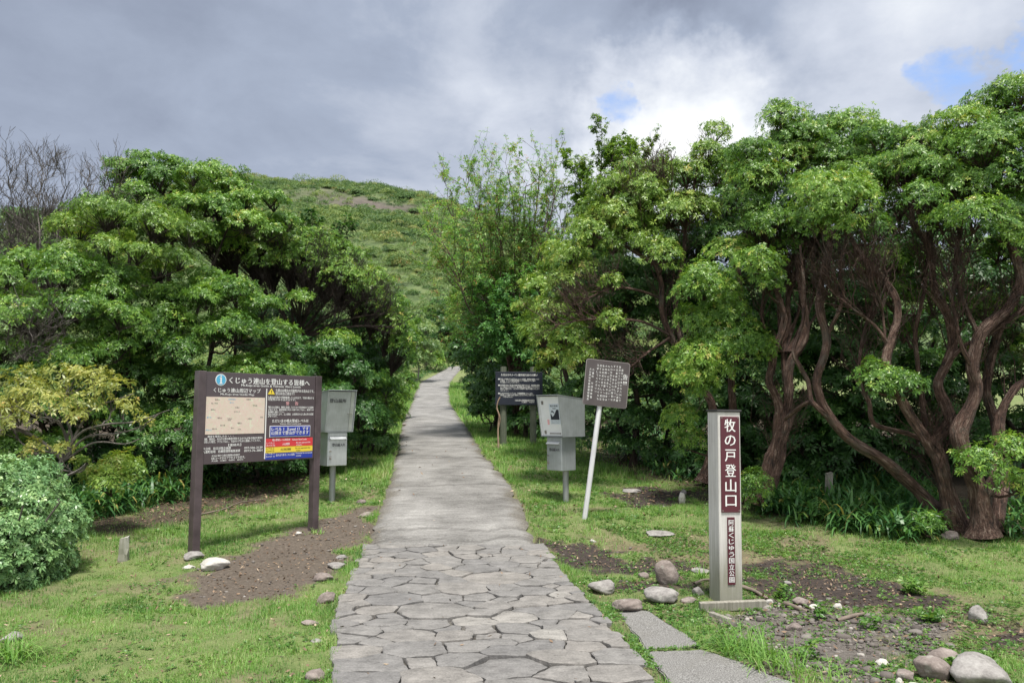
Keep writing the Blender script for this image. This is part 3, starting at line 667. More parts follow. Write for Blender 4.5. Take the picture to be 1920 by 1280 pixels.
def spline(pts, step=0.07):
    p = np.asarray(pts, float); 
    if len(p) < 3:
        n = max(2, int(np.linalg.norm(p[-1] - p[0]) / step) + 1); tt = np.linspace(0, 1, n)[:, None]; return p[0] * (1 - tt) + p[-1] * tt
    q_ = np.vstack([2 * p[0] - p[1], p, 2 * p[-1] - p[-2]]); o = []
    for i in range(1, len(q_) - 2):
        n = max(2, int(np.linalg.norm(q_[i + 1] - q_[i]) / step)); tt = np.linspace(0, 1, n, endpoint=False)[:, None]
        a, b_, c_, d_ = q_[i - 1], q_[i], q_[i + 1], q_[i + 2]
        o.append(0.5 * ((2 * b_) + (c_ - a) * tt + (2 * a - 5 * b_ + 4 * c_ - d_) * tt ** 2 + (-a + 3 * b_ - 3 * c_ + d_) * tt ** 3))
    o.append(p[-1:]); return np.concatenate(o)
def limb(pts, r0, r1, ns=12, gnarl=0.16, seed=0, flare=0.0, step=0.07):
    """one thick, fluted limb"""
    if r0 > .03: ns, step, gnarl, r0, r1 = max(ns, 22), min(step, .04), gnarl * 1.4, r0 * .80, r1 * .80
    c = spline(pts, step); n = len(c); ln = np.concatenate([[0], np.cumsum(np.linalg.norm(np.diff(c, axis=0), axis=1))]); tt = ln / ln[-1]
    rad = r0 + (r1 - r0) * tt ** 0.8 + flare * np.exp(-ln / 0.16)
    T = unit(np.gradient(c, axis=0)); U = np.zeros_like(T); u_ = np.cross(T[0], [0.3, 1, 0.2]); u_ /= np.linalg.norm(u_)
    for k in range(n):
        u_ = u_ - T[k] * np.dot(u_, T[k]); u_ /= np.linalg.norm(u_) + 1e-9; U[k] = u_
    Vv = np.cross(T, U); a = np.arange(ns) * 2 * math.pi / ns
    A, Lg = np.meshgrid(a, ln)
    f = 1 + gnarl * (0.40 * np.sin(3 * A + seed + Lg * .35) + 0.35 * np.sin(5 * A + seed * 2.1 - Lg * .5) * vnoise(Lg * 1.3, A * 0 + seed, 3)) + gnarl * 1.6 * (vnoise(Lg * 3.1 + seed * 3, np.cos(A) * 1.2 + seed, 5) - 0.5) + gnarl * 1.3 * (fbm(Lg * 7 + seed, np.sin(A) * 2.5 + np.cos(A) * 1.7, 9, 3) - 0.5) + gnarl * 1.8 * np.clip(vnoise(Lg * 4.3 + seed * 5, np.sin(A) * 1.4 - np.cos(A) * 1.1 + seed, 19) - .74, 0, 1)
    Rr = rad[:, None] * f
    Vt = c[:, None] + U[:, None] * (np.cos(A) * Rr)[..., None] + Vv[:, None] * (np.sin(A) * Rr)[..., None]
    i = np.arange(n * ns).reshape(n, ns); j = np.roll(i, -1, 1); q = np.stack([i[:-1], j[:-1], j[1:], i[1:]], -1).reshape(-1, 4)
    bk = np.stack([np.cos(A) * rad[:, None], np.sin(A) * rad[:, None], Lg + seed * 7.7], -1).reshape(-1, 3)
    # closed ends
    return Vt.reshape(-1, 3), q, bk, c, rad
class Wood:
    def __init__(s): s.V = []; s.F = []; s.B = []; s.o = 0; s.nodes = []; s.nr = []
    def add(s, V, q, bk): s.V.append(V); s.F.append(q + s.o); s.B.append(bk); s.o += len(V)
    def limb(s, pts, r0, r1, **k):
        V, q, bk, c, rad = limb(pts, r0, r1, **k); s.add(V, q, bk); s.nodes.append(c); s.nr.append(rad); return c
    def mesh(s, name): return mesh_np(name, np.concatenate(s.V), np.concatenate(s.F), None, None, np.concatenate(s.B))
    def N(s): return np.concatenate(s.nodes), np.concatenate(s.nr)

def px_pts(lst, d):
    return [P(p[0], p[1], d + (p[2] if len(p) > 2 else 0)) for p in lst]
def pads_px(lst, d, cen=None, drop=18):
    o = []
    for p in lst:
        dd = d + (p[4] if len(p) > 4 else 0); c = P(p[0], p[1] + drop, dd); out_ = (c - cen) if cen is not None else np.zeros(3); out_ = out_ / (np.linalg.norm(out_) + 1e-6)
        n = unit(np.array([0, -0.30, 1.0]) + 0.35 * out_); o.append((c, p[2] / F * dd, p[3] / F * dd, n))
    return o
def pads_auto(ells, seed, rmin=0.26, rmax=0.46, gap=0.95, back=0.5, low=-0.35, maxn=400, hh=0.34):
    r = np.random.default_rng(seed); o = []
    for (cx_, cy_, rx, ry, d, rd) in ells:
        c0 = P(cx_, cy_, d); a = np.array([rx / F * d, rd, ry / F * d]); got = []
        for _ in range(3000):
            v = unit(r.normal(size=3)); 
            if v[2] < low or (v[1] > 0.25 and r.random() > back): continue
            c = c0 + v * a * r.uniform(0.80, 1.02); rr = r.uniform(rmin, rmax)
            if c[2] < gz(c[0], c[1]) + min(0.25, 0.3 * rr): continue
            if any(np.linalg.norm(c - q[0]) < gap * (rr + q[1]) * 0.8 for q in got): continue
            got.append((c, rr, rr * r.uniform(hh * 0.75, hh * 1.25), unit(v / a * np.min(a) * 0.28 + np.array([0, -0.10, 0.92]))))
            if len(got) >= maxn: break
        o += got
    return o
TREEN = [0]
def pad_tree(name, label, group, wood, pads, leaf='pieris_leaf', bark='red_bark', L=0.085, Wd=0.026, nl=9, dens=1.0, fan=12, fan_r=0.0045, tint=(0.42, 0.16), cat_='tree', branch_r=0.016, base=None, loose=0.0, top_bonus=0.12, fan_len=0.10, twigs=0, twl=.7):
    TREEN[0] += 1; seed = TREEN[0]; r = np.random.default_rng(1000 + seed)
    root = empty(name, (0, 0, 0)); tag(root, label, cat_, group)
    # branches: every pad is joined to the nearest wood, the closest ones first
    nodes, nrad = wood.N(); order = sorted(range(len(pads)), key=lambda k: np.min(np.linalg.norm(nodes - pads[k][0], axis=1)))
    tw = []; lv = []
    for k in order:
        c, rr, h, n = pads[k]; rt = c - n * (0.55 * rr + fan_len)
        dist = np.linalg.norm(nodes - rt, axis=1); cost = dist + 0.8 * np.clip(nodes[:, 2] - rt[2] + 0.1, 0, 9); j = int(np.argmin(cost)); s = nodes[j]
        if dist[j] > 0.12:
            L_ = dist[j]; mid = s * 0.5 + rt * 0.5 + np.array([0, 0, -0.05 * L_]) + r.normal(0, 0.07 * L_, 3); q1 = s * 0.78 + rt * 0.22 + r.normal(0, 0.03 * L_, 3)
            r0 = min(nrad[j] * 0.75, branch_r * (0.7 + 0.9 * min(L_, 2.0)) + 0.004)
            V, q, bk, cc, rad = limb([s, q1, mid, rt], r0, max(0.006, r0 * 0.45), ns=6, gnarl=0.12, seed=float(r.uniform(0, 9)), step=0.12)
            wood.add(V, q, bk); nodes = np.concatenate([nodes, cc[2:]]); nrad = np.concatenate([nrad, rad[2:]])
        # the leafy dome
        nros = int(dens * 2.1 * math.pi * rr * rr / (L * L * 0.85)) + 8
        rho = np.sqrt(r.uniform(0, 1, nros)); az = r.uniform(0, 6.28, nros); U, V2 = basis(n[None]); U, V2 = U[0], V2[0]
        edge = 1 + 0.62 * (fbm(np.cos(az) * 1.6 + seed + k * 3.1, np.sin(az) * 1.6, 12, 3) - 0.5) * 2
        rad2 = U * np.cos(az)[:, None] + V2 * np.sin(az)[:, None]
        prof_ = np.sqrt(np.clip(1 - rho ** 2, 0, 1)) * 1.0 - 0.45
        bumpy = (fbm(np.cos(az) * rho * rr * 5 + k, np.sin(az) * rho * rr * 5, 44, 3) - 0.5) * 0.75 * rr
        lay = np.where(r.uniform(0, 1, nros) < 0.26, r.uniform(0.25, 0.95, nros), 0.0) * h
        stray = np.where(r.uniform(0, 1, nros) < .05, r.uniform(.03, .11, nros), 0.0) * rr / .4; lay = lay - stray
        pt = c + rad2 * (rho * edge * rr)[:, None] + n * (h * prof_ + bumpy - lay)[:, None] + r.normal(0, 0.02 + loose * rr, (nros, 3))
        nn = n * (1.05 - 0.55 * rho)[:, None] + rad2 * (rho * 0.95)[:, None] + r.normal(0, 0.22, (nros, 3))
        tb = r.normal(tint[0], 0.07) ; tt = tb + r.normal(0, tint[1] * 0.6, nros) + np.where(r.uniform(0, 1, nros) < top_bonus * (1.3 - rho), 0.32, 0.0)
        lv.append(rosettes(pt, nn, nl, L, Wd, np.clip(tt, 0, 1), r))
        # fan of twigs under the dome
        nf_ = max(3, int(fan * (rr / 0.45) ** 1.3)); sel = r.integers(0, nros, nf_); e = pt[sel] - n * 0.02
        s0 = np.repeat(rt[None], nf_, 0) + r.normal(0, 0.035 * rr, (nf_, 3)); tt_ = np.array([0, .33, .68, 1.0])
        mid = (s0 + e) / 2 + r.normal(0, 0.08 * rr, (nf_, 3)) - n * 0.04 * rr
        Pt = (s0[:, None] * ((1 - tt_) ** 2)[None, :, None] + 2 * mid[:, None] * (tt_ * (1 - tt_))[None, :, None] + e[:, None] * (tt_ ** 2)[None, :, None])
        V, q, bk = tubes(Pt, np.broadcast_to(fan_r * np.array([2.0, 1.5, 1.0, 0.6]), (nf_, 4)) * r.uniform(0.8, 1.4, (nf_, 1)), 3); wood.add(V, q, bk)
    if twigs:
        par = np.array([resample(c_, 10) for c_ in wood.nodes]); S1 = sprout(par, twigs, twl, .65, .30, r, .35); V, q, bk = tubes(S1, taper(len(S1), 5, .0075, .0035, r), 4); wood.add(V, q, bk)
        S2 = sprout(S1, 4, twl * .55, .7, .15, r, .25); V, q, bk = tubes(S2, taper(len(S2), 5, .0042, .002, r), 3); wood.add(V, q, bk)
        S3 = sprout(S2, 2, twl * .3, .8, .1, r, .3, K=4); V, q, bk = tubes(S3, taper(len(S3), 4, .0028, .0016, r), 3); wood.add(V, q, bk)
    link('trunk', wood.mesh('trunk'), root, [MATS[bark]], smooth=True)
    V, Fq, T = cat(lv); link('crown', mesh_np('crown', V, Fq, T), root, [MATS[leaf]])
    return root
def resample(c, K=10):
    c = np.asarray(c); ln = np.concatenate([[0], np.cumsum(np.linalg.norm(np.diff(c, axis=0), axis=1))]); tt = np.linspace(0, ln[-1], K)
    return np.stack([np.interp(tt, ln, c[:, k]) for k in range(3)], 1)
def sprout(par, m, L, ang, up, r, t0=0.25, t1=1.0, K=5, wob=0.10, curve=0.25):
    """m side shoots along every parent polyline, par (n,K0,3)"""
    n, K0, _ = par.shape; idx = np.repeat(np.arange(n), m); tt = r.uniform(t0, t1, n * m) * (K0 - 1); k = np.minimum(tt.astype(int), K0 - 2); f = (tt - k)[:, None]
    a = par[idx, k]; b_ = par[idx, k + 1]; s = a * (1 - f) + b_ * f; T = unit(b_ - a); U, V = basis(T); az = r.uniform(0, 6.28, n * m)[:, None]
    an = (ang * r.uniform(0.6, 1.3, n * m))[:, None]; d = unit(T * np.cos(an) + (U * np.cos(az) + V * np.sin(az)) * np.sin(an) + np.array([0, 0, up]))
    ln = (L * r.uniform(0.55, 1.25, n * m) * (1.15 - 0.5 * tt / (K0 - 1)))[:, None, None]; q = np.linspace(0, 1, K)[None, :, None]
    Pt = s[:, None] + d[:, None] * ln * q + np.array([0, 0, curve])[None, None] * ln * q ** 2
    w = r.normal(0, wob, (n * m, K, 3)) * ln * q; return Pt + w
def taper(n, K, r0, r1, r): return np.linspace(r0, r1, K)[None] * r.uniform(0.75, 1.25, (n, 1))
def along(Pt, m, r, t0=0.2):
    n, K, _ = Pt.shape; idx = np.repeat(np.arange(n), m); tt = r.uniform(t0, 1.0, n * m) * (K - 1); k = np.minimum(tt.astype(int), K - 2); f = (tt - k)[:, None]
    a, b_ = Pt[idx, k], Pt[idx, k + 1]; return a * (1 - f) + b_ * f, unit(b_ - a)

GRP_R = 'gnarled evergreen trees beside the entrance'
GRP_L = 'dense evergreen trees left of the path'
# ---- tree at the right edge, two stems from one stump
w = Wood()
A = px_pts([(1848, 1003), (1838, 950), (1832, 907), (1812, 853), (1800, 814), (1815, 776), (1831, 733), (1823, 687), (1835, 637), (1858, 606), (1893, 575, .1), (1915, 520, .1), (1893, 450, .1), (1870, 380, .1), (1862, 300, .2)], 8.9)
w.limb(A, 0.130, 0.045, ns=14, seed=1, flare=0.10)
w.limb(px_pts([(1835, 940), (1868, 895, .05), (1872, 830, .15), (1876, 780, .2), (1905, 726, .25), (1945, 700, .3), (1980, 600, .3), (1960, 450, .3)], 8.95), 0.085, 0.035, seed=2)
w.limb(px_pts([(1866, 1000, .1), (1880, 900, .3), (1868, 800, .5), (1850, 720, .7), (1880, 600, .8), (1940, 480, .8), (1925, 330, .8)], 9.0), 0.095, 0.04, seed=3, flare=.05)
w.limb(px_pts([(1838, 637), (1805, 560, .1), (1790, 500, .2), (1800, 420, .25), (1785, 350, .3)], 8.9), 0.04, 0.018, seed=4)
w.limb(px_pts([(1823, 690), (1800, 640, -.1), (1788, 575, -.1), (1775, 520, 0)], 8.9), 0.030, 0.014, seed=5)
cenR1 = P(1860, 420, 9.2)
pads = pads_px([(1800, 205, 62, 28, .3), (1862, 172, 62, 28, .5), (1915, 150, 60, 28, .3), (1850, 245, 72, 32, -.2), (1905, 295, 62, 32, -.3), (1828, 375, 58, 22, -.5), (1872, 355, 45, 22, -.2), (1905, 405, 46, 22, -.3), (1820, 320, 62, 26, 0), (1960, 340, 60, 30, 0), (1960, 230, 70, 30, 0),
                (1880, 440, 42, 20, .4), (1770, 255, 55, 26, .5), (1765, 385, 40, 18, -.2), (1940, 480, 50, 24, .1), (1905, 222, 55, 26, -.2), (1838, 842, 44, 26, -.55), (1900, 815, 36, 28, -.4), (1912, 880, 30, 22, -.3), (1855, 550, 40, 20, .5)], 9.0, cenR1)
pads += pads_auto([(1900, 330, 170, 115, 9.9, 1.0)], 3, 0.28, 0.46, 0.95, 0.5, -0.1)
pad_tree('gnarled_tree', 'massive reddish stump splitting into winding stems at the picture edge', GRP_R, w, pads, L=0.056, Wd=0.0165, fan=22, twigs=26, branch_r=.022)
# ---- forked tree beside it
w = Wood()
w.limb(px_pts([(1795, 998), (1780, 950), (1770, 899), (1757, 853), (1744, 830)], 9.2), 0.125, 0.10, ns=14, seed=11, flare=0.11)
w.limb(px_pts([(1752, 850), (1735, 820, -.02), (1704, 776, -.05), (1679, 730, -.1), (1662, 687, -.1), (1667, 649, -.1), (1683, 599, -.1), (1680, 560, -.05), (1661, 530), (1640, 506), (1611, 473), (1593, 441, .1), (1570, 400, .1)], 9.2), 0.085, 0.035, seed=12)
w.limb(px_pts([(1744, 835), (1770, 805), (1781, 790), (1774, 764), (1758, 722), (1772, 687), (1785, 649), (1781, 610), (1770, 575), (1752, 540, .05), (1742, 465, .1), (1712, 416, .2), (1715, 350, .3)], 9.2), 0.088, 0.035, seed=13)
w.limb(px_pts([(1735, 826, .05), (1700, 812, .2), (1650, 800, .25), (1634, 785, .25), (1630, 755, .25), (1613, 716, .3), (1616, 640, .4), (1640, 560, .5)], 9.2), 0.040, 0.020, seed=14)
w.limb(px_pts([(1771, 690), (1806, 650, -.1), (1850, 628, -.2), (1905, 590, -.2), (1940, 560, -.1)], 9.2), 0.036, 0.016, seed=15)
w.limb(px_pts([(1735, 800, .2), (1719, 668, .3), (1716, 622, .3), (1728, 570, .3), (1736, 520, .4), (1740, 420, .4)], 9.2), 0.042, 0.022, seed=16)
w.limb(px_pts([(1667, 649, -.1), (1640, 610, -.15), (1600, 580, -.2), (1560, 545, -.2), (1545, 525, -.2)], 9.2), 0.022, 0.010, seed=17)
w.limb(px_pts([(1660, 640, -.1), (1652, 570, -.15), (1630, 535, -.2)], 9.2), 0.018, 0.008, seed=18)
cenR2 = P(1680, 400, 9.4)
pads = pads_px([(1700, 285, 66, 28, .3), (1752, 300, 66, 28, -.1), (1732, 345, 44, 20, -.4), (1655, 470, 60, 26, .5), (1700, 460, 42, 22, .5), (1680, 525, 50, 20, .6), (1640, 400, 34, 20, -.1), (1722, 245, 60, 26, .5), (1660, 300, 50, 24, .6), (1690, 360, 44, 22, .5),
                (1645, 683, 44, 26, -.35), (1692, 690, 42, 22, -.35), (1742, 958, 30, 26, -.5), (1700, 590, 38, 18, .9), (1760, 540, 40, 18, .9)], 9.3, cenR2)
pads += pads_auto([(1690, 330, 130, 100, 10.2, 0.8)], 4, 0.28, 0.45, 0.95, 0.5, -0.1)
pad_tree('gnarled_tree', 'winding forked reddish tree standing just left of the massive stump', GRP_R, w, pads, L=0.056, Wd=0.0165, fan=24, twigs=26, branch_r=.022)
# ---- the slanting trunk
w = Wood()
w.limb(px_pts([(1752, 952, .1), (1719, 917, .08), (1658, 864), (1596, 826), (1552, 776), (1535, 741), (1531, 706), (1546, 668), (1550, 629), (1538, 585), (1537, 546, .1), (1545, 500, .1), (1556, 449, .1), (1545, 390, .2), (1548, 330, .2)], 9.35), 0.098, 0.04, ns=14, seed=21, flare=.04)
w.limb(px_pts([(1556, 785), (1525, 757, -.05), (1519, 745), (1515, 714), (1500, 687), (1488, 656), (1504, 606, .1), (1508, 550, .2), (1500, 460, .3)], 9.35), 0.040, 0.018, seed=22)
w.limb(px_pts([(1522, 752, -.02), (1508, 757, .1), (1490, 770, .3), (1472, 785, .6)], 9.35), 0.030, 0.022, seed=23)
w.limb(px_pts([(1550, 629), (1565, 600, -.1), (1580, 560, -.1), (1575, 500, -.1), (1590, 430, -.1)], 9.35), 0.030, 0.014, seed=24)
cen = P(1550, 360, 9.5)
pads = pads_px([(1556, 328, 64, 34, -.5), (1528, 375, 50, 28, -.4), (1595, 345, 52, 32, -.35), (1592, 396, 26, 16, -.5), (1565, 400, 40, 20, -.3), (1520, 320, 44, 22, .2), (1620, 330, 36, 22, .2)], 9.35, cen)
pad_tree('gnarled_tree', 'single reddish trunk slanting across the shade under a bright yellow-green dome', GRP_R, w, pads, L=0.056, Wd=0.0165, fan=22, tint=(0.53, 0.15))
# ---- upright trunk behind the marker post
w = Wood()
w.limb(px_pts([(1424, 948), (1434, 915), (1450, 872), (1463, 815), (1470, 776)], 10.6), 0.165, 0.145, ns=16, seed=31, flare=0.09, gnarl=.2)
w.limb(px_pts([(1464, 790, -.03), (1456, 745), (1442, 714), (1447, 687), (1452, 656), (1470, 600), (1455, 540), (1440, 470, .1), (1420, 400, .1)], 10.6), 0.085, 0.035, seed=32)
w.limb(px_pts([(1470, 790), (1479, 745, -.03), (1477, 706), (1485, 676), (1508, 637), (1511, 599), (1506, 560), (1495, 480, .1), (1480, 400, .1), (1500, 300, .2)], 10.6), 0.090, 0.035, seed=33)
w.limb(px_pts([(1478, 730, .05), (1470, 680, .15), (1478, 610, .2), (1482, 540, .3), (1530, 440, .4), (1570, 340, .5)], 10.6), 0.060, 0.028, seed=34)
w.limb(px_pts([(1447, 690), (1440, 640, .1), (1428, 590, .1), (1432, 520, .2), (1400, 440, .3)], 10.6), 0.035, 0.016, seed=35)
for k in range(5):
    bx = 1450 + 22 * k; w.limb(px_pts([(1462 + 5 * k, 660, .1), (bx + 8, 560, .2 + .1 * k), (bx - 14 + 8 * k, 470, .3), (bx - 40 + 22 * k, 380, .3)], 10.6), 0.028, 0.012, seed=36 + k)
cen = P(1490, 380, 10.8)
pads = pads_px([(1400, 262, 52, 32), (1470, 205, 52, 30, .2), (1422, 305, 60, 26, -.1), (1512, 235, 60, 28, .1), (1602, 218, 70, 30, .3), (1560, 268, 62, 28, 0), (1642, 225, 40, 26, .5), (1478, 275, 56, 26, .2), (1482, 340, 50, 24, -.1), (1402, 350, 44, 20, 0), (1432, 385, 56, 22, -.2), (1500, 395, 44, 20, 0), (1462, 180, 24, 18, .2), (1610, 280, 50, 26, .4), (1475, 440, 40, 20, .3),
                (1420, 465, 46, 22, -.5), (1440, 500, 36, 16, -.4), (1414, 882, 33, 30, -.55), (1393, 905, 20, 18, -.5)], 10.6, cen)
pads += pads_auto([(1530, 325, 150, 95, 11.6, 0.9)], 5, 0.3, 0.48, 0.95, 0.5, -0.1)
pad_tree('gnarled_tree', 'stout upright trunk forking low, behind the marker post', GRP_R, w, pads, L=0.060, Wd=0.0175, fan=24, twigs=26, branch_r=.022)
# ---- tree with the bright drooping tiers in front
w = Wood()
w.limb(px_pts([(1380, 890), (1377, 830), (1375, 774), (1371, 714), (1379, 676), (1396, 640), (1393, 580), (1385, 520), (1378, 460)], 11.7), 0.085, 0.04, seed=41, flare=.05)
w.limb(px_pts([(1396, 640), (1372, 590, -.2), (1345, 540, -.3)], 11.7), 0.03, 0.015, seed=42)
cen = P(1370, 540, 11.9)
pads = pads_px([(1378, 442, 52, 30, -.9), (1422, 462, 40, 20, -.8), (1320, 505, 56, 32, -1.1), (1352, 525, 40, 24, -1.0), (1362, 560, 46, 20, -1.0), (1395, 605, 60, 24, -1.1), (1432, 626, 32, 18, -1.1), (1300, 640, 46, 24, -1.1), (1335, 668, 42, 22, -1.0), (1290, 682, 36, 20, -1.1), (1346, 600, 50, 20, -1.0), (1305, 575, 40, 20, -.9), (1310, 700, 34, 18, -.9), (1262, 660, 30, 18, -.9), (1275, 760, 36, 26, -.4), (1290, 800, 30, 22, -.3), (1340, 560, 36, 22, -.8)], 11.7, cen)
pad_tree('gnarled_tree', 'evergreen whose bright green tiers droop just above the marker post', GRP_R, w, pads, L=0.060, Wd=0.0175, fan=14, tint=(0.55, 0.16), dens=1.2)
# ---- leaning tree behind the tilted notice
w = Wood()
w.limb(px_pts([(1322, 905), (1330, 870), (1342, 810), (1337, 765), (1328, 742), (1310, 712), (1288, 684), (1258, 630), (1241, 580), (1240, 535), (1228, 497), (1195, 475), (1160, 455), (1120, 445, -.2)], 12.4), 0.105, 0.030, ns=14, seed=51, flare=.06)
w.limb(px_pts([(1288, 684), (1268, 600, .1), (1270, 545, .1), (1282, 480, .1), (1286, 424, .1), (1300, 360, .1), (1309, 300, .1)], 12.4), 0.060, 0.025, seed=52)
w.limb(px_pts([(1240, 560), (1200, 545, -.1), (1150, 540, -.3), (1100, 560, -.4)], 12.4), 0.032, 0.014, seed=53)
w.limb(px_pts([(1258, 630), (1210, 605, -.2), (1160, 598, -.4), (1090, 600, -.5), (1040, 610, -.5)], 12.4), 0.034, 0.014, seed=54)
w.limb(px_pts([(1284, 424, .1), (1255, 380), (1230, 340)], 12.4), 0.03, 0.014, seed=55)
w.limb(px_pts([(1228, 497), (1215, 440), (1190, 390), (1160, 360)], 12.4), 0.03, 0.013, seed=56)
w.limb(px_pts([(1258, 632), (1215, 660, -.3), (1175, 690, -.4), (1130, 680, -.4)], 12.4), 0.026, 0.011, seed=57)
cen = P(1200, 460, 12.6)
pads = pads_px([(1330, 265, 46, 28), (1292, 300, 42, 26), (1212, 330, 52, 24), (1152, 378, 52, 24), (1102, 412, 46, 26), (1262, 366, 60, 26), (1312, 362, 40, 20), (1062, 452, 42, 26), (1052, 505, 38, 26), (1142, 430, 34, 20), (1245, 450, 36, 28, -.5), (1028, 560, 42, 30), (1010, 602, 36, 26), (1142, 575, 28, 16, -.5), (1146, 505, 22, 12, -.4), (1062, 605, 40, 24, -.2), (1240, 300, 40, 22, .3), (1185, 355, 46, 22, .2), (1092, 480, 34, 22, .1), (1200, 425, 40, 18, -.1), (1170, 400, 40, 20), (1085, 640, 36, 20, -.2), (1350, 300, 36, 22, .2), (1345, 225, 28, 18), (1210, 395, 42, 20, .2), (1075, 540, 36, 20, .2)], 12.4, cen)
pads += pads_auto([(1210, 400, 130, 90, 13.2, 0.9)], 6, 0.3, 0.48, 0.95, 0.5, 0.0)
pad_tree('gnarled_tree', 'leaning tree with bare dark branches spreading open behind the tilted notice, yellowish outer leaves', GRP_R, w, pads, leaf='pieris_gold_leaf', L=0.072, Wd=0.021, fan=26, tint=(0.44, 0.16), twigs=26, branch_r=.022)

# ---- shaded evergreens further back on the right
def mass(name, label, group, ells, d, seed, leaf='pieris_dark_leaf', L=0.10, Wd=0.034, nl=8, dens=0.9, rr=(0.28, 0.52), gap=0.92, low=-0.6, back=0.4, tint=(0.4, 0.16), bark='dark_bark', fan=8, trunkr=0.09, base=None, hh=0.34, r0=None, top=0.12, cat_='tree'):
    w = Wood(); e = ells[0]; top_ = P(e[0], e[1], e[4]); b_ = np.array([top_[0] + (0 if base is None else base[0]), top_[1] + (0 if base is None else base[1]), 0.0]); b_[2] = gz(b_[0], b_[1]) - 0.08
    q1 = b_ * 0.65 + top_ * 0.35 + np.array([0.12, 0.05, 0]); q2 = b_ * 0.3 + top_ * 0.7 + np.array([-0.12, 0.1, 0])
    w.limb([b_, q1, q2, top_], trunkr, trunkr * 0.4, ns=10, seed=seed, flare=trunkr * 0.6, step=0.12)
    for k, e in enumerate(ells[1:]):
        w.limb([q1 * 0.8 + b_ * 0.2, (q1 + P(e[0], e[1], e[4])) / 2 + np.array([0, 0, 0.1]), P(e[0], e[1], e[4])], trunkr * 0.6, trunkr * 0.25, ns=8, seed=seed + k, step=0.12)
    return pad_tree(name, label, group, w, pads_auto(ells, seed, rr[0], rr[1], gap, back, low, hh=hh), leaf=leaf, bark=bark, L=L, Wd=Wd, nl=nl, dens=dens, fan=fan, tint=tint, top_bonus=top, cat_=cat_)
GB = 'shaded evergreens behind the entrance trees'
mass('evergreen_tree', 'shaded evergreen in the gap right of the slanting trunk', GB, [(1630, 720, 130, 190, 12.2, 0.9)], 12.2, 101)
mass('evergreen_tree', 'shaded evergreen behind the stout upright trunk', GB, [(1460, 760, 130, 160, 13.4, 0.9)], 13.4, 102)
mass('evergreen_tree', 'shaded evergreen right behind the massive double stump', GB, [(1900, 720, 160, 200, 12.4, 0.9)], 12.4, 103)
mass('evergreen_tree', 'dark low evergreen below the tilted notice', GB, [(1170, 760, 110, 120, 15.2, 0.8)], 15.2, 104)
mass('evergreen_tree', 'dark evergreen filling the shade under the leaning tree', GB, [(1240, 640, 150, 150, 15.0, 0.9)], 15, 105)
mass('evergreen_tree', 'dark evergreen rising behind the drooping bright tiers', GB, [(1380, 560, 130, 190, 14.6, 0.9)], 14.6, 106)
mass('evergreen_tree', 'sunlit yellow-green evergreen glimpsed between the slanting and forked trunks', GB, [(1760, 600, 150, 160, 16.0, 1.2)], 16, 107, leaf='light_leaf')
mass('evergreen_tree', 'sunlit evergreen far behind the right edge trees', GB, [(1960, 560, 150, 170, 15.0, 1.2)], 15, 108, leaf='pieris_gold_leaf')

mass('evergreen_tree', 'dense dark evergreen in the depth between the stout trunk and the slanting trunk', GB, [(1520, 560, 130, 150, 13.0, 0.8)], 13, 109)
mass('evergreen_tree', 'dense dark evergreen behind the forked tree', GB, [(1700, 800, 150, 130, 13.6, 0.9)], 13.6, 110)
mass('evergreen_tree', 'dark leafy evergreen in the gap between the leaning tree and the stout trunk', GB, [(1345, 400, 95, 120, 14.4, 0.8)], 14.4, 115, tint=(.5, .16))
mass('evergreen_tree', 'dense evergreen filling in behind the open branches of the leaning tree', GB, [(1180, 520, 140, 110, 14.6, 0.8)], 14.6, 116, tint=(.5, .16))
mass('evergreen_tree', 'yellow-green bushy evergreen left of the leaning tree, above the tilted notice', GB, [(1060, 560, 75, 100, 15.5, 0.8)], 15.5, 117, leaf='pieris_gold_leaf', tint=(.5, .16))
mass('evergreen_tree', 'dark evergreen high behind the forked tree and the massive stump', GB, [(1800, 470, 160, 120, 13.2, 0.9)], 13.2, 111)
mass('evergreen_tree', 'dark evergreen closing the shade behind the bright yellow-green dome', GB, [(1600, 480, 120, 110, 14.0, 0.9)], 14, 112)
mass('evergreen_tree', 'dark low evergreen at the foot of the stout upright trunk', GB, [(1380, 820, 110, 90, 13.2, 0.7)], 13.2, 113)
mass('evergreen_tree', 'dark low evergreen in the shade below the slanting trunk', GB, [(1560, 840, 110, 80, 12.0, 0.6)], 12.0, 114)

mass('evergreen_tree', 'leafy evergreen beyond the massive stump, mostly cut off by the picture edge', GRP_R, [(2110, 520, 160, 250, 10.4, 1.0)], 10.4, 118, leaf='pieris_leaf', L=.075, Wd=.023, nl=9, fan=18, tint=(.42, .15), bark='red_bark')
mass('evergreen_tree', 'dark evergreen further out beyond the right hand evergreens', GB, [(2230, 600, 170, 220, 14.5, 1.2)], 14.5, 119)

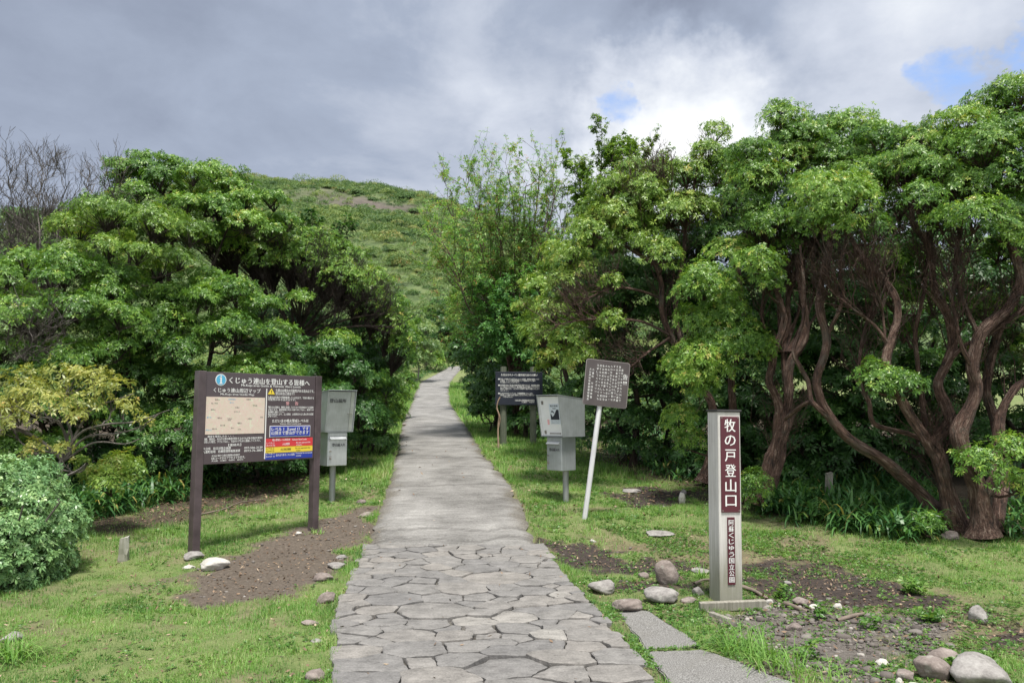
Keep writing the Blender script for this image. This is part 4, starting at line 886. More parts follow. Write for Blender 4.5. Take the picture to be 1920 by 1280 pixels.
# ---- evergreens left of the path
mass('evergreen_tree', 'low spreading evergreen at the near left end of the thicket, above the golden bush', GRP_L, [(95, 600, 175, 130, 11.2, 1.0), (40, 780, 120, 100, 10.6, 0.8)], 11, 201, leaf='pieris_leaf', L=0.060, Wd=0.0175, nl=9, fan=16, tint=(0.40, 0.16))
mass('evergreen_tree', 'airy evergreen with a slim dark trunk showing inside its crown', GRP_L, [(245, 470, 125, 95, 12.0, 0.9)], 12, 202, leaf='pieris_gold_leaf', L=0.060, Wd=0.0175, nl=9, fan=26, dens=0.8, tint=(0.36, 0.15), low=-0.2)
mass('evergreen_tree', 'tallest evergreen of the left thicket with a pointed leafy top', GRP_L, [(330, 390, 140, 92, 14.2, 1.1), (268, 322, 46, 36, 14.0, 0.5), (430, 420, 120, 76, 14.4, 1.0)], 14, 203, leaf='pieris_leaf', L=0.075, Wd=0.023, nl=9, fan=22, low=-0.3, tint=(0.44, 0.15))
mass('evergreen_tree', 'deep green tiered evergreen standing directly behind the information board', GRP_L, [(400, 640, 150, 140, 12.6, 0.9), (430, 800, 130, 70, 12.0, 0.6)], 12.6, 204, leaf='pieris_leaf', L=0.072, Wd=0.021, nl=9, fan=12, tint=(0.32, 0.13), dens=1.1)
mass('evergreen_tree', 'dark evergreen between the golden bush and the information board', GRP_L, [(255, 690, 120, 170, 12.4, 0.8)], 12.4, 205, leaf='pieris_leaf', L=0.072, Wd=0.021, nl=9, fan=12, tint=(0.30, 0.13))
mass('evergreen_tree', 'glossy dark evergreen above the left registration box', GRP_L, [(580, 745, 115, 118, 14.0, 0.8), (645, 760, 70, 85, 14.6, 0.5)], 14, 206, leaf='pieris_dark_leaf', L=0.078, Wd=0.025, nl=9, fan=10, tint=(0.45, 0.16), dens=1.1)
# the broad umbrella crown with the exposed fan of branches
w = Wood()
tb = P(552, 800, 15.2); tb[2] = gz(tb[0], tb[1]) - .05
w.limb([tb, P(550, 700, 15.2), P(548, 640, 15.2), P(552, 612, 15.2)], 0.11, 0.08, ns=12, seed=61, flare=.06)
tips = [(470, 470), (520, 440), (570, 470), (610, 480), (650, 510), (690, 545), (720, 575), (740, 600), (600, 530), (650, 560), (480, 520)]
for k, (tx, ty) in enumerate(tips):
    w.limb(px_pts([(552, 640, 0), (560 + (tx - 560) * .35, 610 + (ty - 610) * .30 + 10, -.2), (560 + (tx - 560) * .72, 610 + (ty - 610) * .70 + 8, -.3), (tx, ty + 14, -.3)], 15.2), 0.045, 0.014, ns=7, seed=62 + k, step=.1)
cen = P(570, 600, 15.6)
pads = pads_px([(415, 420, 60, 26, .3), (470, 432, 62, 26), (530, 425, 60, 28, .3), (575, 450, 56, 26, -.1), (500, 452, 46, 22, -.1), (615, 470, 52, 26, .1), (650, 490, 46, 26, -.2), (680, 520, 46, 26), (712, 550, 40, 24, .1), (738, 585, 36, 26, .2), (752, 625, 30, 26, .4), (540, 462, 36, 16, -.3), (560, 535, 24, 10, -.7), (640, 615, 34, 12, -.8), (600, 430, 46, 24, .6), (650, 455, 40, 22, .7), (700, 500, 40, 22, .7), (735, 545, 34, 22, .7), (450, 395, 50, 24, .7)], 15.2, cen)
pad_tree('evergreen_tree', 'broad umbrella-shaped evergreen showing a fan of brown branches below its leaves', GRP_L, w, pads, leaf='pieris_leaf', bark='dark_bark', L=0.078, Wd=0.023, fan=85, fan_r=0.0055, fan_len=.55, twigs=22, twl=.8, tint=(0.50, 0.15))
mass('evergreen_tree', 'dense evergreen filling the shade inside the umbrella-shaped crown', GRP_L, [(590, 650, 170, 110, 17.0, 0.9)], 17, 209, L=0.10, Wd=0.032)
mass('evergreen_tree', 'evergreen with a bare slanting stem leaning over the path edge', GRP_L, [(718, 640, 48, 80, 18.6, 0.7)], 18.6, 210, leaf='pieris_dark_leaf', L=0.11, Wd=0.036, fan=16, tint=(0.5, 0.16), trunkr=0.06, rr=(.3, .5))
mass('evergreen_tree', 'rounded light green bush at the path edge beyond the left registration box', GRP_L, [(672, 745, 48, 62, 17.0, 0.5)], 17.0, 211, leaf='pieris_leaf', L=0.10, Wd=0.034, rr=(.25, .4), trunkr=.05, tint=(0.42, .15))
for k_, (lab, e_) in enumerate((('low dark evergreen bush reaching the ground below the golden bush', (185, 815, 85, 85, 11.6, .6)), ('low dark evergreen bush left of the information board post', (320, 830, 85, 66, 11.9, .6)), ('low dark evergreen bush under the middle of the information board', (470, 835, 85, 55, 12.6, .6)), ('low dark evergreen bush under the information board right post', (570, 815, 66, 58, 13.6, .6)), ('dark evergreen bush at the foot of the umbrella-shaped crown', (690, 700, 48, 60, 17.6, .6)))):
    mass('evergreen_shrub', lab, GRP_L, [e_], e_[4], 220 + k_, leaf='pieris_dark_leaf', L=.075, Wd=.024, nl=8, rr=(.24, .4), tint=(.36, .14), trunkr=.04, cat_='shrub')
for k_, (lab, e_) in enumerate((('dark bush filling the verge just past the left registration box', (690, 795, 36, 52, 16.4, .5)), ('leafy bush on the left verge, second beyond the left registration box', (716, 752, 32, 46, 20, .6)), ('leafy bush on the left verge where the trail begins to climb', (744, 722, 26, 40, 27, .8)))):
    mass('evergreen_shrub', lab, 'bushes along the left verge', [e_], e_[4], 230 + k_, leaf=('pieris_dark_leaf', 'pieris_leaf', 'pieris_leaf')[k_], L=.08 + .02 * k_, Wd=.026 + .006 * k_, nl=8, rr=(.22, .42), tint=(.42, .15), trunkr=.03, cat_='shrub')
for k_, (lab, e_) in enumerate((('low dark bush at the right edge of the trail before the dark notice board', (914, 755, 22, 46, 21.5, .6)), ('bush at the right edge of the trail where it bends away', (897, 705, 20, 42, 33, 1.0)))):
    mass('evergreen_shrub', lab, 'bushes along the right verge', [e_], e_[4], 235 + k_, leaf='pieris_dark_leaf', L=.11 + .03 * k_, Wd=.036 + .01 * k_, nl=8, rr=(.24, .45), tint=(.5, .15), trunkr=.03, cat_='shrub')
mass('evergreen_tree', 'dark mass of evergreen behind the airy tree on the near left', GRP_L, [(130, 470, 190, 90, 15.0, 0.9)], 15, 212, leaf='pieris_leaf', L=0.10, Wd=0.032, tint=(0.35, .14))

# ---- trees along the trail further up
GT = 'trees lining the trail further up'
mass('trail_tree', 'pale feathery tree on the left verge of the upper trail', GT, [(783, 640, 30, 58, 62, 2.4)], 62, 301, leaf='light_leaf', L=0.30, Wd=0.09, rr=(.7, 1.2), tint=(.45, .2), bark='grey_bark', trunkr=.1)
mass('trail_tree', 'small dark rounded tree at the bend of the trail', GT, [(828, 606, 24, 44, 88, 1.8)], 88, 302, leaf='pieris_dark_leaf', L=0.36, Wd=0.13, rr=(.7, 1.3), trunkr=.14, tint=(.42, .14))
mass('trail_tree', 'leafy green tree on the left verge below the pale feathery one', GT, [(742, 625, 34, 70, 42, 1.6)], 42, 303, leaf='pieris_leaf', L=0.20, Wd=0.07, rr=(.5, .9), tint=(.45, .16), trunkr=.08)
mass('trail_tree', 'bright green tree hanging over the far end of the trail', GT, [(895, 590, 40, 66, 52, 2.0)], 52, 304, leaf='pieris_gold_leaf', L=0.24, Wd=0.09, rr=(.7, 1.2), trunkr=.1, tint=(.45, .16))
mass('trail_tree', 'dark green bush closing the trail at its far bend', GT, [(868, 640, 46, 40, 87, 2.4)], 87, 305, leaf='pieris_dark_leaf', L=0.40, Wd=0.15, rr=(1.0, 1.8), trunkr=.1)
mass('trail_tree', 'large dark bush hiding the right edge of the trail bend', GT, [(928, 640, 56, 105, 23, 1.2), (985, 640, 60, 110, 21.5, 1.0), (938, 742, 46, 58, 22.5, .8)], 23, 306, leaf='pieris_dark_leaf', L=0.14, Wd=0.05, rr=(.35, .6), tint=(.50, .16), dens=1.0)
mass('trail_tree', 'broad green tree behind the large dark bush', GT, [(940, 560, 80, 70, 32, 1.6)], 32, 307, leaf='pieris_leaf', L=0.17, Wd=0.06, rr=(.5, .9), tint=(.42, .16))
mass('trail_tree', 'yellow-tinged shrub beside the dark notice board', GT, [(1062, 650, 50, 60, 17.5, 0.5)], 17.5, 308, leaf='pieris_gold_leaf', L=0.11, Wd=0.035, rr=(.25, .45), trunkr=.04, tint=(.6, .2), fan=20)
mass('trail_tree', 'pale low shrub on the left verge under the leaning stem', GT, [(722, 700, 26, 44, 25, .7)], 25, 309, leaf='light_leaf', L=0.13, Wd=0.045, rr=(.25, .4), trunkr=.03, tint=(.42, .2))
mass('trail_tree', 'low dark bush behind the posts of the dark notice board', GT, [(1000, 770, 60, 60, 20.2, .7)], 20.2, 310, leaf='pieris_dark_leaf', L=0.13, Wd=0.045, rr=(.3, .5), trunkr=.04)
mass('trail_tree', 'green bushes rising on the bank left of the trail bend', GT, [(805, 668, 22, 20, 78, 2.0)], 78, 311, leaf='pieris_leaf', L=0.30, Wd=0.11, rr=(.6, 1.0), trunkr=.06, tint=(.5, .16))

# ---- tall open deciduous tree beyond the notice board
def open_tree(name, label, group, stems, r0, r1, bark, leaf, seed, L1=1.1, L2=0.5, m1=10, m2=5, ml=7, ll=0.075, lw=0.03, nl=3, tint=(.45, .2), ang1=.6, ang2=.7, up1=.35, up2=.15, t0=.3, rt=(.012, .003), cat_='tree', leaves=True, third=None):
    r = np.random.default_rng(seed); root = empty(name); tag(root, label, cat_, group); w = Wood(); par = []
    for k, s in enumerate(stems):
        c = w.limb(s, r0 * (1 if k == 0 else .62), r1, ns=9, seed=seed + k, flare=r0 * .4 if k == 0 else 0, step=.1); par.append(resample(c, 12))
    par = np.array(par); S1 = sprout(par, m1, L1, ang1, up1, r, t0); V, q, bk = tubes(S1, taper(len(S1), 5, rt[0], rt[0] * .4, r), 4); w.add(V, q, bk)
    S2 = sprout(S1, m2, L2, ang2, up2, r, .2); V, q, bk = tubes(S2, taper(len(S2), 5, rt[1] * 1.6, rt[1], r), 3); w.add(V, q, bk); last = S2
    if third:
        S3 = sprout(S2, third[0], third[1], .7, .1, r, .2, K=4); V, q, bk = tubes(S3, taper(len(S3), 4, rt[1], rt[1] * .6, r), 3); w.add(V, q, bk); last = S3
    link('trunk', w.mesh('trunk'), root, [MATS[bark]], smooth=True)
    if leaves:
        lv = []
        for S, m_ in ((last, ml), (S1, max(2, ml // 2))):
            pt, T = along(S, m_, r, .25); tt = np.clip(r.normal(tint[0], tint[1], len(pt)), 0, 1)
            lv.append(rosettes(pt, T + np.array([0, 0, .5]), nl, ll, lw, tt, r, el=(-.3, .7), droop=.25))
        V, Fq, T = cat(lv); link('crown', mesh_np('crown', V, Fq, T), root, [MATS[leaf]])
    return root
D = 20.5
tbase = P(968, 760, D); tbase[2] = gz(tbase[0], tbase[1]) - .05
st = []
for tip, mid in (((1012, 320), (990, 500)), ((868, 335), (915, 500)), ((908, 345), (945, 490)), ((952, 322), (965, 470)), ((1044, 340), (1015, 490)), ((838, 385), (890, 540)), ((820, 440), (880, 580)), ((1062, 400), (1030, 520)), ((1066, 470), (1040, 570)), ((842, 500), (895, 600)), ((985, 350), (975, 490)), ((1030, 375), (1000, 520)), ((930, 400), (940, 540)), ((890, 430), (915, 560)), ((1000, 420), (985, 560))):
    dd = rng.uniform(-1.3, 1.3); st.append([tbase, P(968 + (mid[0] - 968) * .25, 655, D + dd * .15), P(mid[0], mid[1], D + dd * .6), P((tip[0] + mid[0]) / 2 + 4, (tip[1] + mid[1]) / 2 - 12, D + dd * .9), P(tip[0], tip[1], D + dd)])
open_tree('deciduous_tree', 'tall airy deciduous tree with upswept branches against the sky behind the dark notice board', None, st, 0.085, 0.014, 'red_bark', 'maple_leaf', 71, L1=1.6, L2=.65, m1=20, m2=8, ml=6, ll=.085, lw=.034, nl=4, tint=(.62, .18), ang1=.85, up1=.10, t0=.30, rt=(.010, .0025))
st = [[P(985, 780, 20) * [1, 1, 0] + [0, 0, gz(P(985, 780, 20)[0], 20) - .05], P(988, 680, 20), P(985, 600, 20), P(975, 540, 20)]]
for tx, ty in ((905, 560), (925, 600), (1010, 560), (1030, 600), (960, 540), (900, 640), (1000, 660), (945, 650)):
    st.append([P(988, 690, 20), P((tx + 988) / 2, (ty + 670) / 2 - 8, 19.8), P(tx, ty, 19.3)])
open_tree('deciduous_tree', 'lower leafy tree with drooping compound leaves in front of the tall airy tree', None, st, .07, .014, 'dark_bark', 'maple_leaf', 72, L1=.9, L2=.4, m1=14, m2=5, ml=6, ll=.11, lw=.04, nl=4, tint=(.22, .12), ang1=.8, up1=.1, up2=-.1, t0=.3)
D = 19.5; st = []
b_ = P(1120, 700, D); b_[2] = gz(b_[0], b_[1]) - .05
for tip, mid in (((1128, 282), (1125, 430)), ((1085, 330), (1105, 450)), ((1172, 315), (1145, 440)), ((1205, 300), (1160, 430)), ((1240, 330), (1180, 440)), ((1095, 390), (1110, 460)), ((1150, 296), (1135, 420))):
    st.append([b_, P(1122, 560, D), P(mid[0], mid[1], D + rng.uniform(-.5, .5)), P(tip[0], tip[1], D + rng.uniform(-.8, .8))])
open_tree('broadleaf_tree', 'upright broadleaf tree poking above the leaning tree, with dark leafy shoots', None, st, .08, .015, 'dark_bark', 'pieris_gold_leaf', 73, L1=1.0, L2=.45, m1=24, m2=6, ml=7, ll=.11, lw=.042, nl=6, tint=(.36, .16), ang1=.6, up1=.35, t0=.42)

# ---- bare twiggy tree and grey dead twigs on the left
D = 13.2; st = []; b_ = P(60, 800, D); b_[2] = gz(b_[0], b_[1]) - .05
for tip, mid in (((18, 345), (40, 480)), ((82, 322), (75, 460)), ((-40, 370), (0, 480)), ((130, 340), (100, 460)), ((178, 345), (130, 460)), ((222, 335), (160, 450)), ((-80, 440), (-20, 530)), ((205, 400), (150, 490)), ((50, 400), (55, 500)), ((15, 430), (40, 520)), ((110, 420), (95, 510))):
    st.append([b_, P(62, 620, D), P(mid[0], mid[1], D + rng.uniform(-.5, .5)), P((tip[0] + mid[0]) / 2 + rng.uniform(-12, 12), (tip[1] + mid[1]) / 2, D), P(tip[0], tip[1], D + rng.uniform(-.6, .6))])
open_tree('bare_tree', 'leafless grey tree with fine tangled twigs against the sky', None, st, .06, .007, 'grey_bark', None, 74, L1=.85, L2=.42, m1=24, m2=7, leaves=False, ang1=.7, ang2=.75, up1=.2, rt=(.008, .003), third=(3, .22), t0=.25)
D = 10.6; st = []; b_ = P(-30, 820, D); b_[2] = gz(b_[0], b_[1]) - .05
for tip in ((90, 610), (60, 650), (110, 640), (20, 600), (70, 580)):
    st.append([b_, P(-10, 700, D), P(tip[0] * .5, (tip[1] + 700) / 2, D - .3), P(tip[0], tip[1], D - .7)])
open_tree('dead_shrub', 'leafless shrub of pale twigs at the near left edge of the thicket', None, st, .035, .006, 'grey_bark', None, 75, L1=.55, L2=.28, m1=10, m2=4, leaves=False, up1=.05, up2=0, rt=(.007, .003), third=(2, .15), cat_='shrub')

# ---- golden azalea with bare grey limbs
D = 8.9; w = Wood(); b_ = G(95, 935); 
T1 = px_pts([(120, 862), (95, 840, .1), (60, 815, .1), (10, 795, 0), (-40, 770, 0)], D)
w.limb([b_ + [0, 0, -.06], P(104, 900, D), P(112, 872, D)], .055, .045, ns=10, seed=81, flare=.02); w.limb(T1, .035, .015, ns=8, seed=82)
for k, s in enumerate(([(112, 872), (128, 835), (115, 800), (85, 775), (60, 740)], [(112, 872), (135, 825), (120, 770), (125, 735), (150, 700)], [(118, 866), (150, 812, -.1), (200, 795, -.2), (255, 790, -.3), (318, 768, -.35)], [(118, 866), (160, 820, -.1), (220, 812, -.2), (262, 800, -.3), (300, 775, -.3)],
                       [(120, 862), (150, 800), (175, 765, -.1), (215, 750, -.2), (250, 738, -.2)], [(112, 872), (140, 780, .1), (180, 740, .1), (215, 705, 0)], [(100, 850), (40, 830, -.1), (20, 780, -.1)], [(112, 880), (150, 885, -.2), (165, 868, -.3)], [(118, 866), (175, 830, -.15), (235, 832, -.25), (262, 822, -.3)], [(128, 835), (110, 790, -.2), (70, 780, -.3), (30, 760, -.3)])):
    w.limb(px_pts(s, D), .020 if k < 6 else .014, .006, ns=6, seed=83 + k, step=.06, gnarl=.2)
w.limb(px_pts([(100, 900), (120, 895, -.3), (150, 880, -.5), (163, 868, -.6)], D), .022, .014, ns=7, seed=95)
cen = P(90, 780, D)
pads = pads_px([(60, 712, 60, 22), (130, 682, 46, 22, .1), (180, 690, 40, 18), (215, 715, 44, 20, -.1), (20, 740, 50, 22, -.1), (95, 735, 50, 18, -.2), (160, 725, 40, 16, -.2), (235, 742, 24, 14, -.2), (-20, 760, 50, 24), (40, 690, 40, 18, .3), (150, 760, 24, 10, -.2), (268, 768, 14, 8, -.3), (62, 815, 22, 8, -.2), (115, 822, 18, 10, -.3), (15, 775, 36, 14, -.2)], D, cen)
pad_tree('azalea_bush', 'golden-leaved bush with bare grey limbs reaching toward the information board', None, w, pads, leaf='azalea_leaf', bark='grey_bark', L=.068, Wd=.022, nl=7, dens=.38, fan=14, fan_r=.0035, tint=(.42, .2), cat_='bush', branch_r=.009, loose=.05)
w = Wood(); b_ = G(205, 925); w.limb([b_ + [0, 0, -.05], P(200, 890, 9.2), P(210, 868, 9.2)], .025, .014, ns=7, seed=96)
pad_tree('evergreen_shrub', 'small green shrub growing out low under the golden bush', None, w, pads_px([(215, 850, 44, 18), (180, 868, 30, 12, -.1), (250, 858, 26, 14), (205, 878, 36, 12, -.2), (150, 845, 14, 10)], 9.2), leaf='pieris_gold_leaf', L=.06, Wd=.022, nl=8, fan=10, tint=(.55, .16), cat_='shrub')

# ---- pale rounded shrub in the near left corner
w = Wood(); b_ = P(10, 1120, 7.0); b_[2] = gz(b_[0], b_[1]) - .05
for k in range(7):
    a = k * .9; w.limb([b_, b_ + [.15 * math.cos(a), .15 * math.sin(a), .35], b_ + [.45 * math.cos(a), .35 * math.sin(a), .8]], .018, .008, ns=6, seed=110 + k)
e = [(-8, 1020, 106, 128, 7.2, .72), (-60, 965, 105, 100, 7.5, .7), (40, 930, 50, 55, 7.4, .35)]
pad_tree('clipped_shrub', 'rounded shrub with dense pale silvery green leaves in the near corner', None, w, pads_auto(e, 115, .13, .27, .66, .5, -.75, hh=.8), leaf='pale_leaf', bark='grey_bark', L=.046, Wd=.018, nl=8, dens=1.1, fan=8, fan_r=.003, tint=(.48, .18), cat_='shrub', branch_r=.008, top_bonus=.25)

# ---- dark shoots standing above the left thicket
def shoot(px, py0, py1, D, seed, label, lean=0, nsh=3):
    st = []
    r = np.random.default_rng(seed)
    for k in range(nsh):
        o = (k - (nsh - 1) / 2) * 16; st.append([P(px + o * .3, py0, D), P(px + o * .7 + lean * .4, (py0 + py1) / 2, D), P(px + o + lean, py1 + 12 * abs(k - 1), D)])
    w = Wood(); root = empty('young_tree'); tag(root, label, 'young tree', 'young trees above the left thicket'); par = []
    for k, s in enumerate(st): par.append(resample(w.limb(s, .022, .006, ns=6, seed=seed + k), 8))
    b0 = np.array(st[0][0]); b1 = b0.copy(); b1[2] = gz(b0[0], b0[1]) - .05; w.limb([b1, (b0 + b1) / 2 + [.05, 0, 0], b0], .05, .028, ns=8, seed=seed)
    pt, T = along(np.array(par), 16, r, .1); link('trunk', w.mesh('trunk'), root, [MATS['dark_bark']], smooth=True)
    V, Fq, T_ = rosettes(pt, T + [0, 0, .3], 6, .20, .065, np.clip(r.normal(.35, .2, len(pt)), 0, 1), r, el=(-.1, .8), droop=.35)
    link('crown', mesh_np('crown', V, Fq, T_), root, [MATS['pieris_dark_leaf']])
shoot(405, 400, 300, 16.5, 121, 'dark long-leaved young tree above the tallest left evergreen', -10)
shoot(450, 420, 325, 16.5, 122, 'second long-leaved young tree, just right of the first dark one', 10)
shoot(590, 470, 390, 18.5, 123, 'glossy long-leaved young tree over the umbrella-shaped crown, left one', -8)
shoot(632, 470, 405, 18.5, 124, 'glossy long-leaved young tree over the umbrella-shaped crown, right one', 18)

# ---- shrubs clothing the mountain slope
def hill_shrubs(n, seed, yr, size, name, label, nq, ls):
    r = np.random.default_rng(seed); lv = []; x = []; y = []
    while len(x) < n:
        yy = yr[0] + (yr[1] - yr[0]) * r.random(); xx = r.uniform(-0.62, 0.36) * yy
        if r.random() < bare_hill(np.array([xx]), np.array([yy]))[0] * .95: continue
        if pleft(yy) - 1.5 < xx < pright(yy) + 1.5 and yy < 104: continue
        if yy < 40 and (xx > hedge_l(yy) - 2.5 and xx < hedge_r(yy) + 3.0): continue
        if yy < 84 and not (-0.62 * yy < xx < pleft(yy) - 2.5 or pright(yy) + 3 < xx): continue
        x.append(xx); y.append(yy)
    x, y = np.array(x), np.array(y); z = g(x, y); s = r.uniform(size[0], size[1], n) * (0.75 + .6 * r.random(n) ** 3)
    v = unit(r.normal(size=(n, nq, 3))); v[..., 2] = np.abs(v[..., 2]) * 1.0 - .12; lump = 1 + .30 * (r.random((n, nq, 1)) - .5)
    pt = np.stack([x, y, z + s * .12], 1)[:, None] + v * lump * s[:, None, None] * np.array([1, 1, .72])
    tn = np.clip(r.normal(.36, .19, n) + (fbm(x * .06, y * .06, 99) - .5) * .5, 0, .84); tn = np.where(r.random(n) < .012, .98, tn)
    V, Fq, T = rosettes(pt.reshape(-1, 3), v.reshape(-1, 3) + r.normal(0, .5, (n * nq, 3)), 3, ls, ls * .55, np.repeat(tn, nq), r, el=(-.5, .9), jit=.10)
    V = V.astype(np.float32)
    return V, Fq, T
parts = [hill_shrubs(420, 134, (110, 238), (1.5, 2.9), '', '', 170, .34), hill_shrubs(2200, 131, (88, 150), (.6, 1.5), '', '', 70, .20), hill_shrubs(6000, 132, (145, 240), (.7, 1.6), '', '', 46, .30), hill_shrubs(1500, 133, (24, 95), (.7, 1.5), '', '', 130, .20)]
V, Fq, T = cat(parts); o = link('hillside_shrubbery', mesh_np('hillside_shrubbery', V, Fq, T), None, [MATS['hill_leaf']])
tag(o, 'mixed green and russet scrub covering the mountain slope', 'shrubbery', None, 'stuff')
# the individual shrubs one can tell apart on the slope
r = np.random.default_rng(141); protos = []
for k in range(3):
    n = 260; v = unit(r.normal(size=(n, 3))); v[:, 2] = np.abs(v[:, 2]) - .1; pt = v * (1 + .35 * (fbm(v[:, 0] * 2 + k, v[:, 1] * 2, 5)[:, None] - .5) + .12 * r.normal(size=(n, 1))) * [1, 1, .8]
    V, Fq, T = rosettes(pt, v + [0, 0, .4], 5, .30, .13, np.full(n, (.25, .5, .8)[k]), r, el=(-.2, .6)); protos.append(mesh_np('hill_shrub', V, Fq, T)); protos[k].materials.append(MATS['hill_leaf'])
SPOTS = [(612, 352, 1), (640, 358, 0), (668, 362, 0), (700, 376, 0), (760, 372, 0), (722, 412, 1), (745, 420, 2), (776, 398, 0), (660, 402, 1), (690, 395, 0), (775, 430, 2), (758, 440, 0), (700, 440, 1), (800, 425, 0), (735, 470, 1), (790, 470, 1), (760, 500, 2), (740, 520, 1), (800, 520, 0), (775, 550, 1), (820, 540, 1), (752, 560, 2), (805, 580, 1), (785, 510, 2), (828, 500, 1), (700, 480, 0)]
SL = {0: 'dark green shrub on the mountain slope among paler scrub', 1: 'mid green shrub on the mountain slope', 2: 'yellowish shrub standing out on the mountain slope'}
for px, py, k in SPOTS:
    p = G(px, py, 60.0); o = bpy.data.objects.new('hill_shrub', protos[k]); COL.objects.link(o); sc = p[1] / F * 10 * (0.8 + .5 * r.random())
    o.location = p + [0, 0, .1]; o.scale = (sc, sc, sc * .8); o.rotation_euler = (0, 0, r.uniform(0, 6)); tag(o, SL[k], 'shrub', ('dark', 'mid green', 'yellowish')[k] + ' shrubs on the mountain slope')

# ------------------------------------------------------------------ undergrowth, grass, litter, gravel
def scatter(poly, n, r, pad=0.0):
    lo, hi = poly.min(0) - .3, poly.max(0) + .3; q = r.uniform(lo, hi, (n * 3, 2)); d = sdist(poly, q[:, 0], q[:, 1]) + (fbm(q[:, 0] * 2, q[:, 1] * 2, 19) - .5) * .5
    return q[d > pad][:n]
def on_ground(xy, dz=0.0): return np.column_stack([xy, g(xy[:, 0], xy[:, 1]) + dz])
def sasa(label, polys, seed):
    r = np.random.default_rng(seed); parts = []
    for poly, n, hh in polys:
        q = scatter(gpoly(poly), n, r); p = on_ground(q); nb = 5
        pp = np.repeat(p, nb, 0) + r.normal(0, .03, (len(p) * nb, 3)) * [1, 1, 0]; pp[:, 2] += r.uniform(0, hh * .6, len(pp))
        h = r.uniform(.6, 1.2, len(pp)) * hh * .8; parts.append(blades(pp, h, np.full(len(pp), .042) * r.uniform(.6, 1.2, len(pp)), r.uniform(.5, 2.1, len(pp)), r, np.clip(r.normal(.5, .24, len(pp)), 0, 1), 3, curl=.9))
    V, Fq, T = cat(parts); o = link('bamboo_grass', mesh_np('bamboo_grass', V, Fq, T), None, [MATS['sasa_leaf']]); tag(o, label, 'bamboo grass', None, 'stuff')
sasa('dark dwarf bamboo under the golden bush and behind the information board', [([(100, 905), (190, 880), (330, 872), (420, 880), (440, 905), (330, 940), (230, 965), (150, 975), (100, 960)], 800, .40), ([(420, 890), (560, 868), (600, 850), (590, 880), (480, 908)], 200, .22)], 151)
sasa('dark dwarf bamboo under the gnarled trees', [([(1400, 935), (1470, 905), (1600, 895), (1720, 925), (1790, 975), (1760, 1012), (1690, 1015), (1600, 1003), (1500, 985), (1430, 960)], 1000, .38), ([(1130, 815), (1210, 800), (1310, 830), (1330, 900), (1270, 905), (1190, 880), (1140, 850)], 420, .30), ([(1880, 960), (1960, 940), (1990, 1030), (1900, 1020)], 120, .3)], 152)
sasa('bright verge plants along the left side of the upper trail', [([(700, 760), (745, 715), (800, 690), (850, 672), (858, 680), (800, 705), (752, 738), (715, 775)], 900, .42)], 153)

r = np.random.default_rng(161)
def lawn(n, xr, yr, h, w, seed):
    r = np.random.default_rng(seed); x = r.uniform(*xr, n); y = r.uniform(*yr, n); mk = masks(x, y)
    clump = sstep(fbm(x * 5, y * 5, 71), .30, .62)
    k = r.random(n) < mk['grass'] * (1 - mk['hard']) * (0.25 + .75 * clump)
    x, y = x[k], y[k]; p = np.column_stack([x, y, g(x, y) - .004]); m_ = len(p)
    tall = 0.6 + 1.1 * fbm(x * 1.6, y * 1.6, 72) ** 1.5 * 2
    edge = np.minimum(np.abs(x - pleft(y)), np.abs(x - pright(y))); tall = tall * (1 + .5 * (edge < .12))
    hh = h * tall * r.uniform(.5, 1.3, m_); tt = .42 + (fbm(x * 2.2, y * 2.2, 73) - .5) * 1.3 + r.normal(0, .18, m_); tt = np.where(r.random(m_) < .11, r.uniform(.86, 1, m_), tt)
    return blades(p, hh, np.full(m_, w) * r.uniform(.7, 1.3, m_), r.uniform(.1, 1.5, m_), r, np.clip(tt, 0, 1), 1)
parts = [lawn(420000, (-4.8, 5.6), (3.3, 8.0), .024, .0040, 162), lawn(330000, (-6, 6.5), (8.0, 13.0), .034, .0060, 163), lawn(200000, (-6.5, 3.5), (13, 24), .07, .011, 164), lawn(130000, (-9.5, 1.0), (24, 60), .14, .028, 165)]
V, Fq, T = cat(parts); tag(link('grass', mesh_np('grass', V, Fq, T), None, [MATS['grass_leaf']]), 'short green grass over the verges', 'grass', None, 'stuff')

# small broad-leaved weeds
def weeds(n, xr, yr, seed, fn, L):
    r = np.random.default_rng(seed); x = r.uniform(*xr, n); y = r.uniform(*yr, n); k = r.random(n) < fn(x, y); x, y = x[k], y[k]; p = np.column_stack([x, y, g(x, y) + L * .45 + .01 * r.random(len(x))])
    return rosettes(p, np.array([0, 0, 1.]) + r.normal(0, .25, (len(p), 3)), 6, L, L * .62, np.clip(r.normal(.5, .2, len(p)) + (fbm(x * 3, y * 3, 3) - .5) * .6, 0, 1), r, el=(-.1, .6))
def wd(x, y):
    mk = masks(x, y); return (1 - mk['hard']) * sstep(fbm(x * 2.4, y * 2.4, 83), .50, .62) * np.maximum(.9 * (x > 0) * (1 - .8 * mk['dark']), .60) * (1 - mk['soil'])
parts = [weeds(24000, (.3, 4.6), (4.6, 9.6), 174, lambda x, y: (1 - masks(x, y)['hard']) * sstep(fbm(x * 2.1, y * 2.1, 84), .42, .58) * (1 - .75 * masks(x, y)['dark']) * (1 - .6 * masks(x, y)['gravel']), .020), weeds(26000, (-4.5, 5.5), (3.6, 9.0), 171, wd, .022), weeds(16000, (-5, 5), (9, 15), 172, wd, .034), weeds(5200, (-8, 2), (15, 45), 173, wd, .07)]
V, Fq, T = cat(parts); tag(link('ground_cover_weeds', mesh_np('ground_cover_weeds', V, Fq, T), None, [MATS['weed_leaf']]), 'small broad-leaved weeds among the grass', 'weeds', None, 'stuff')

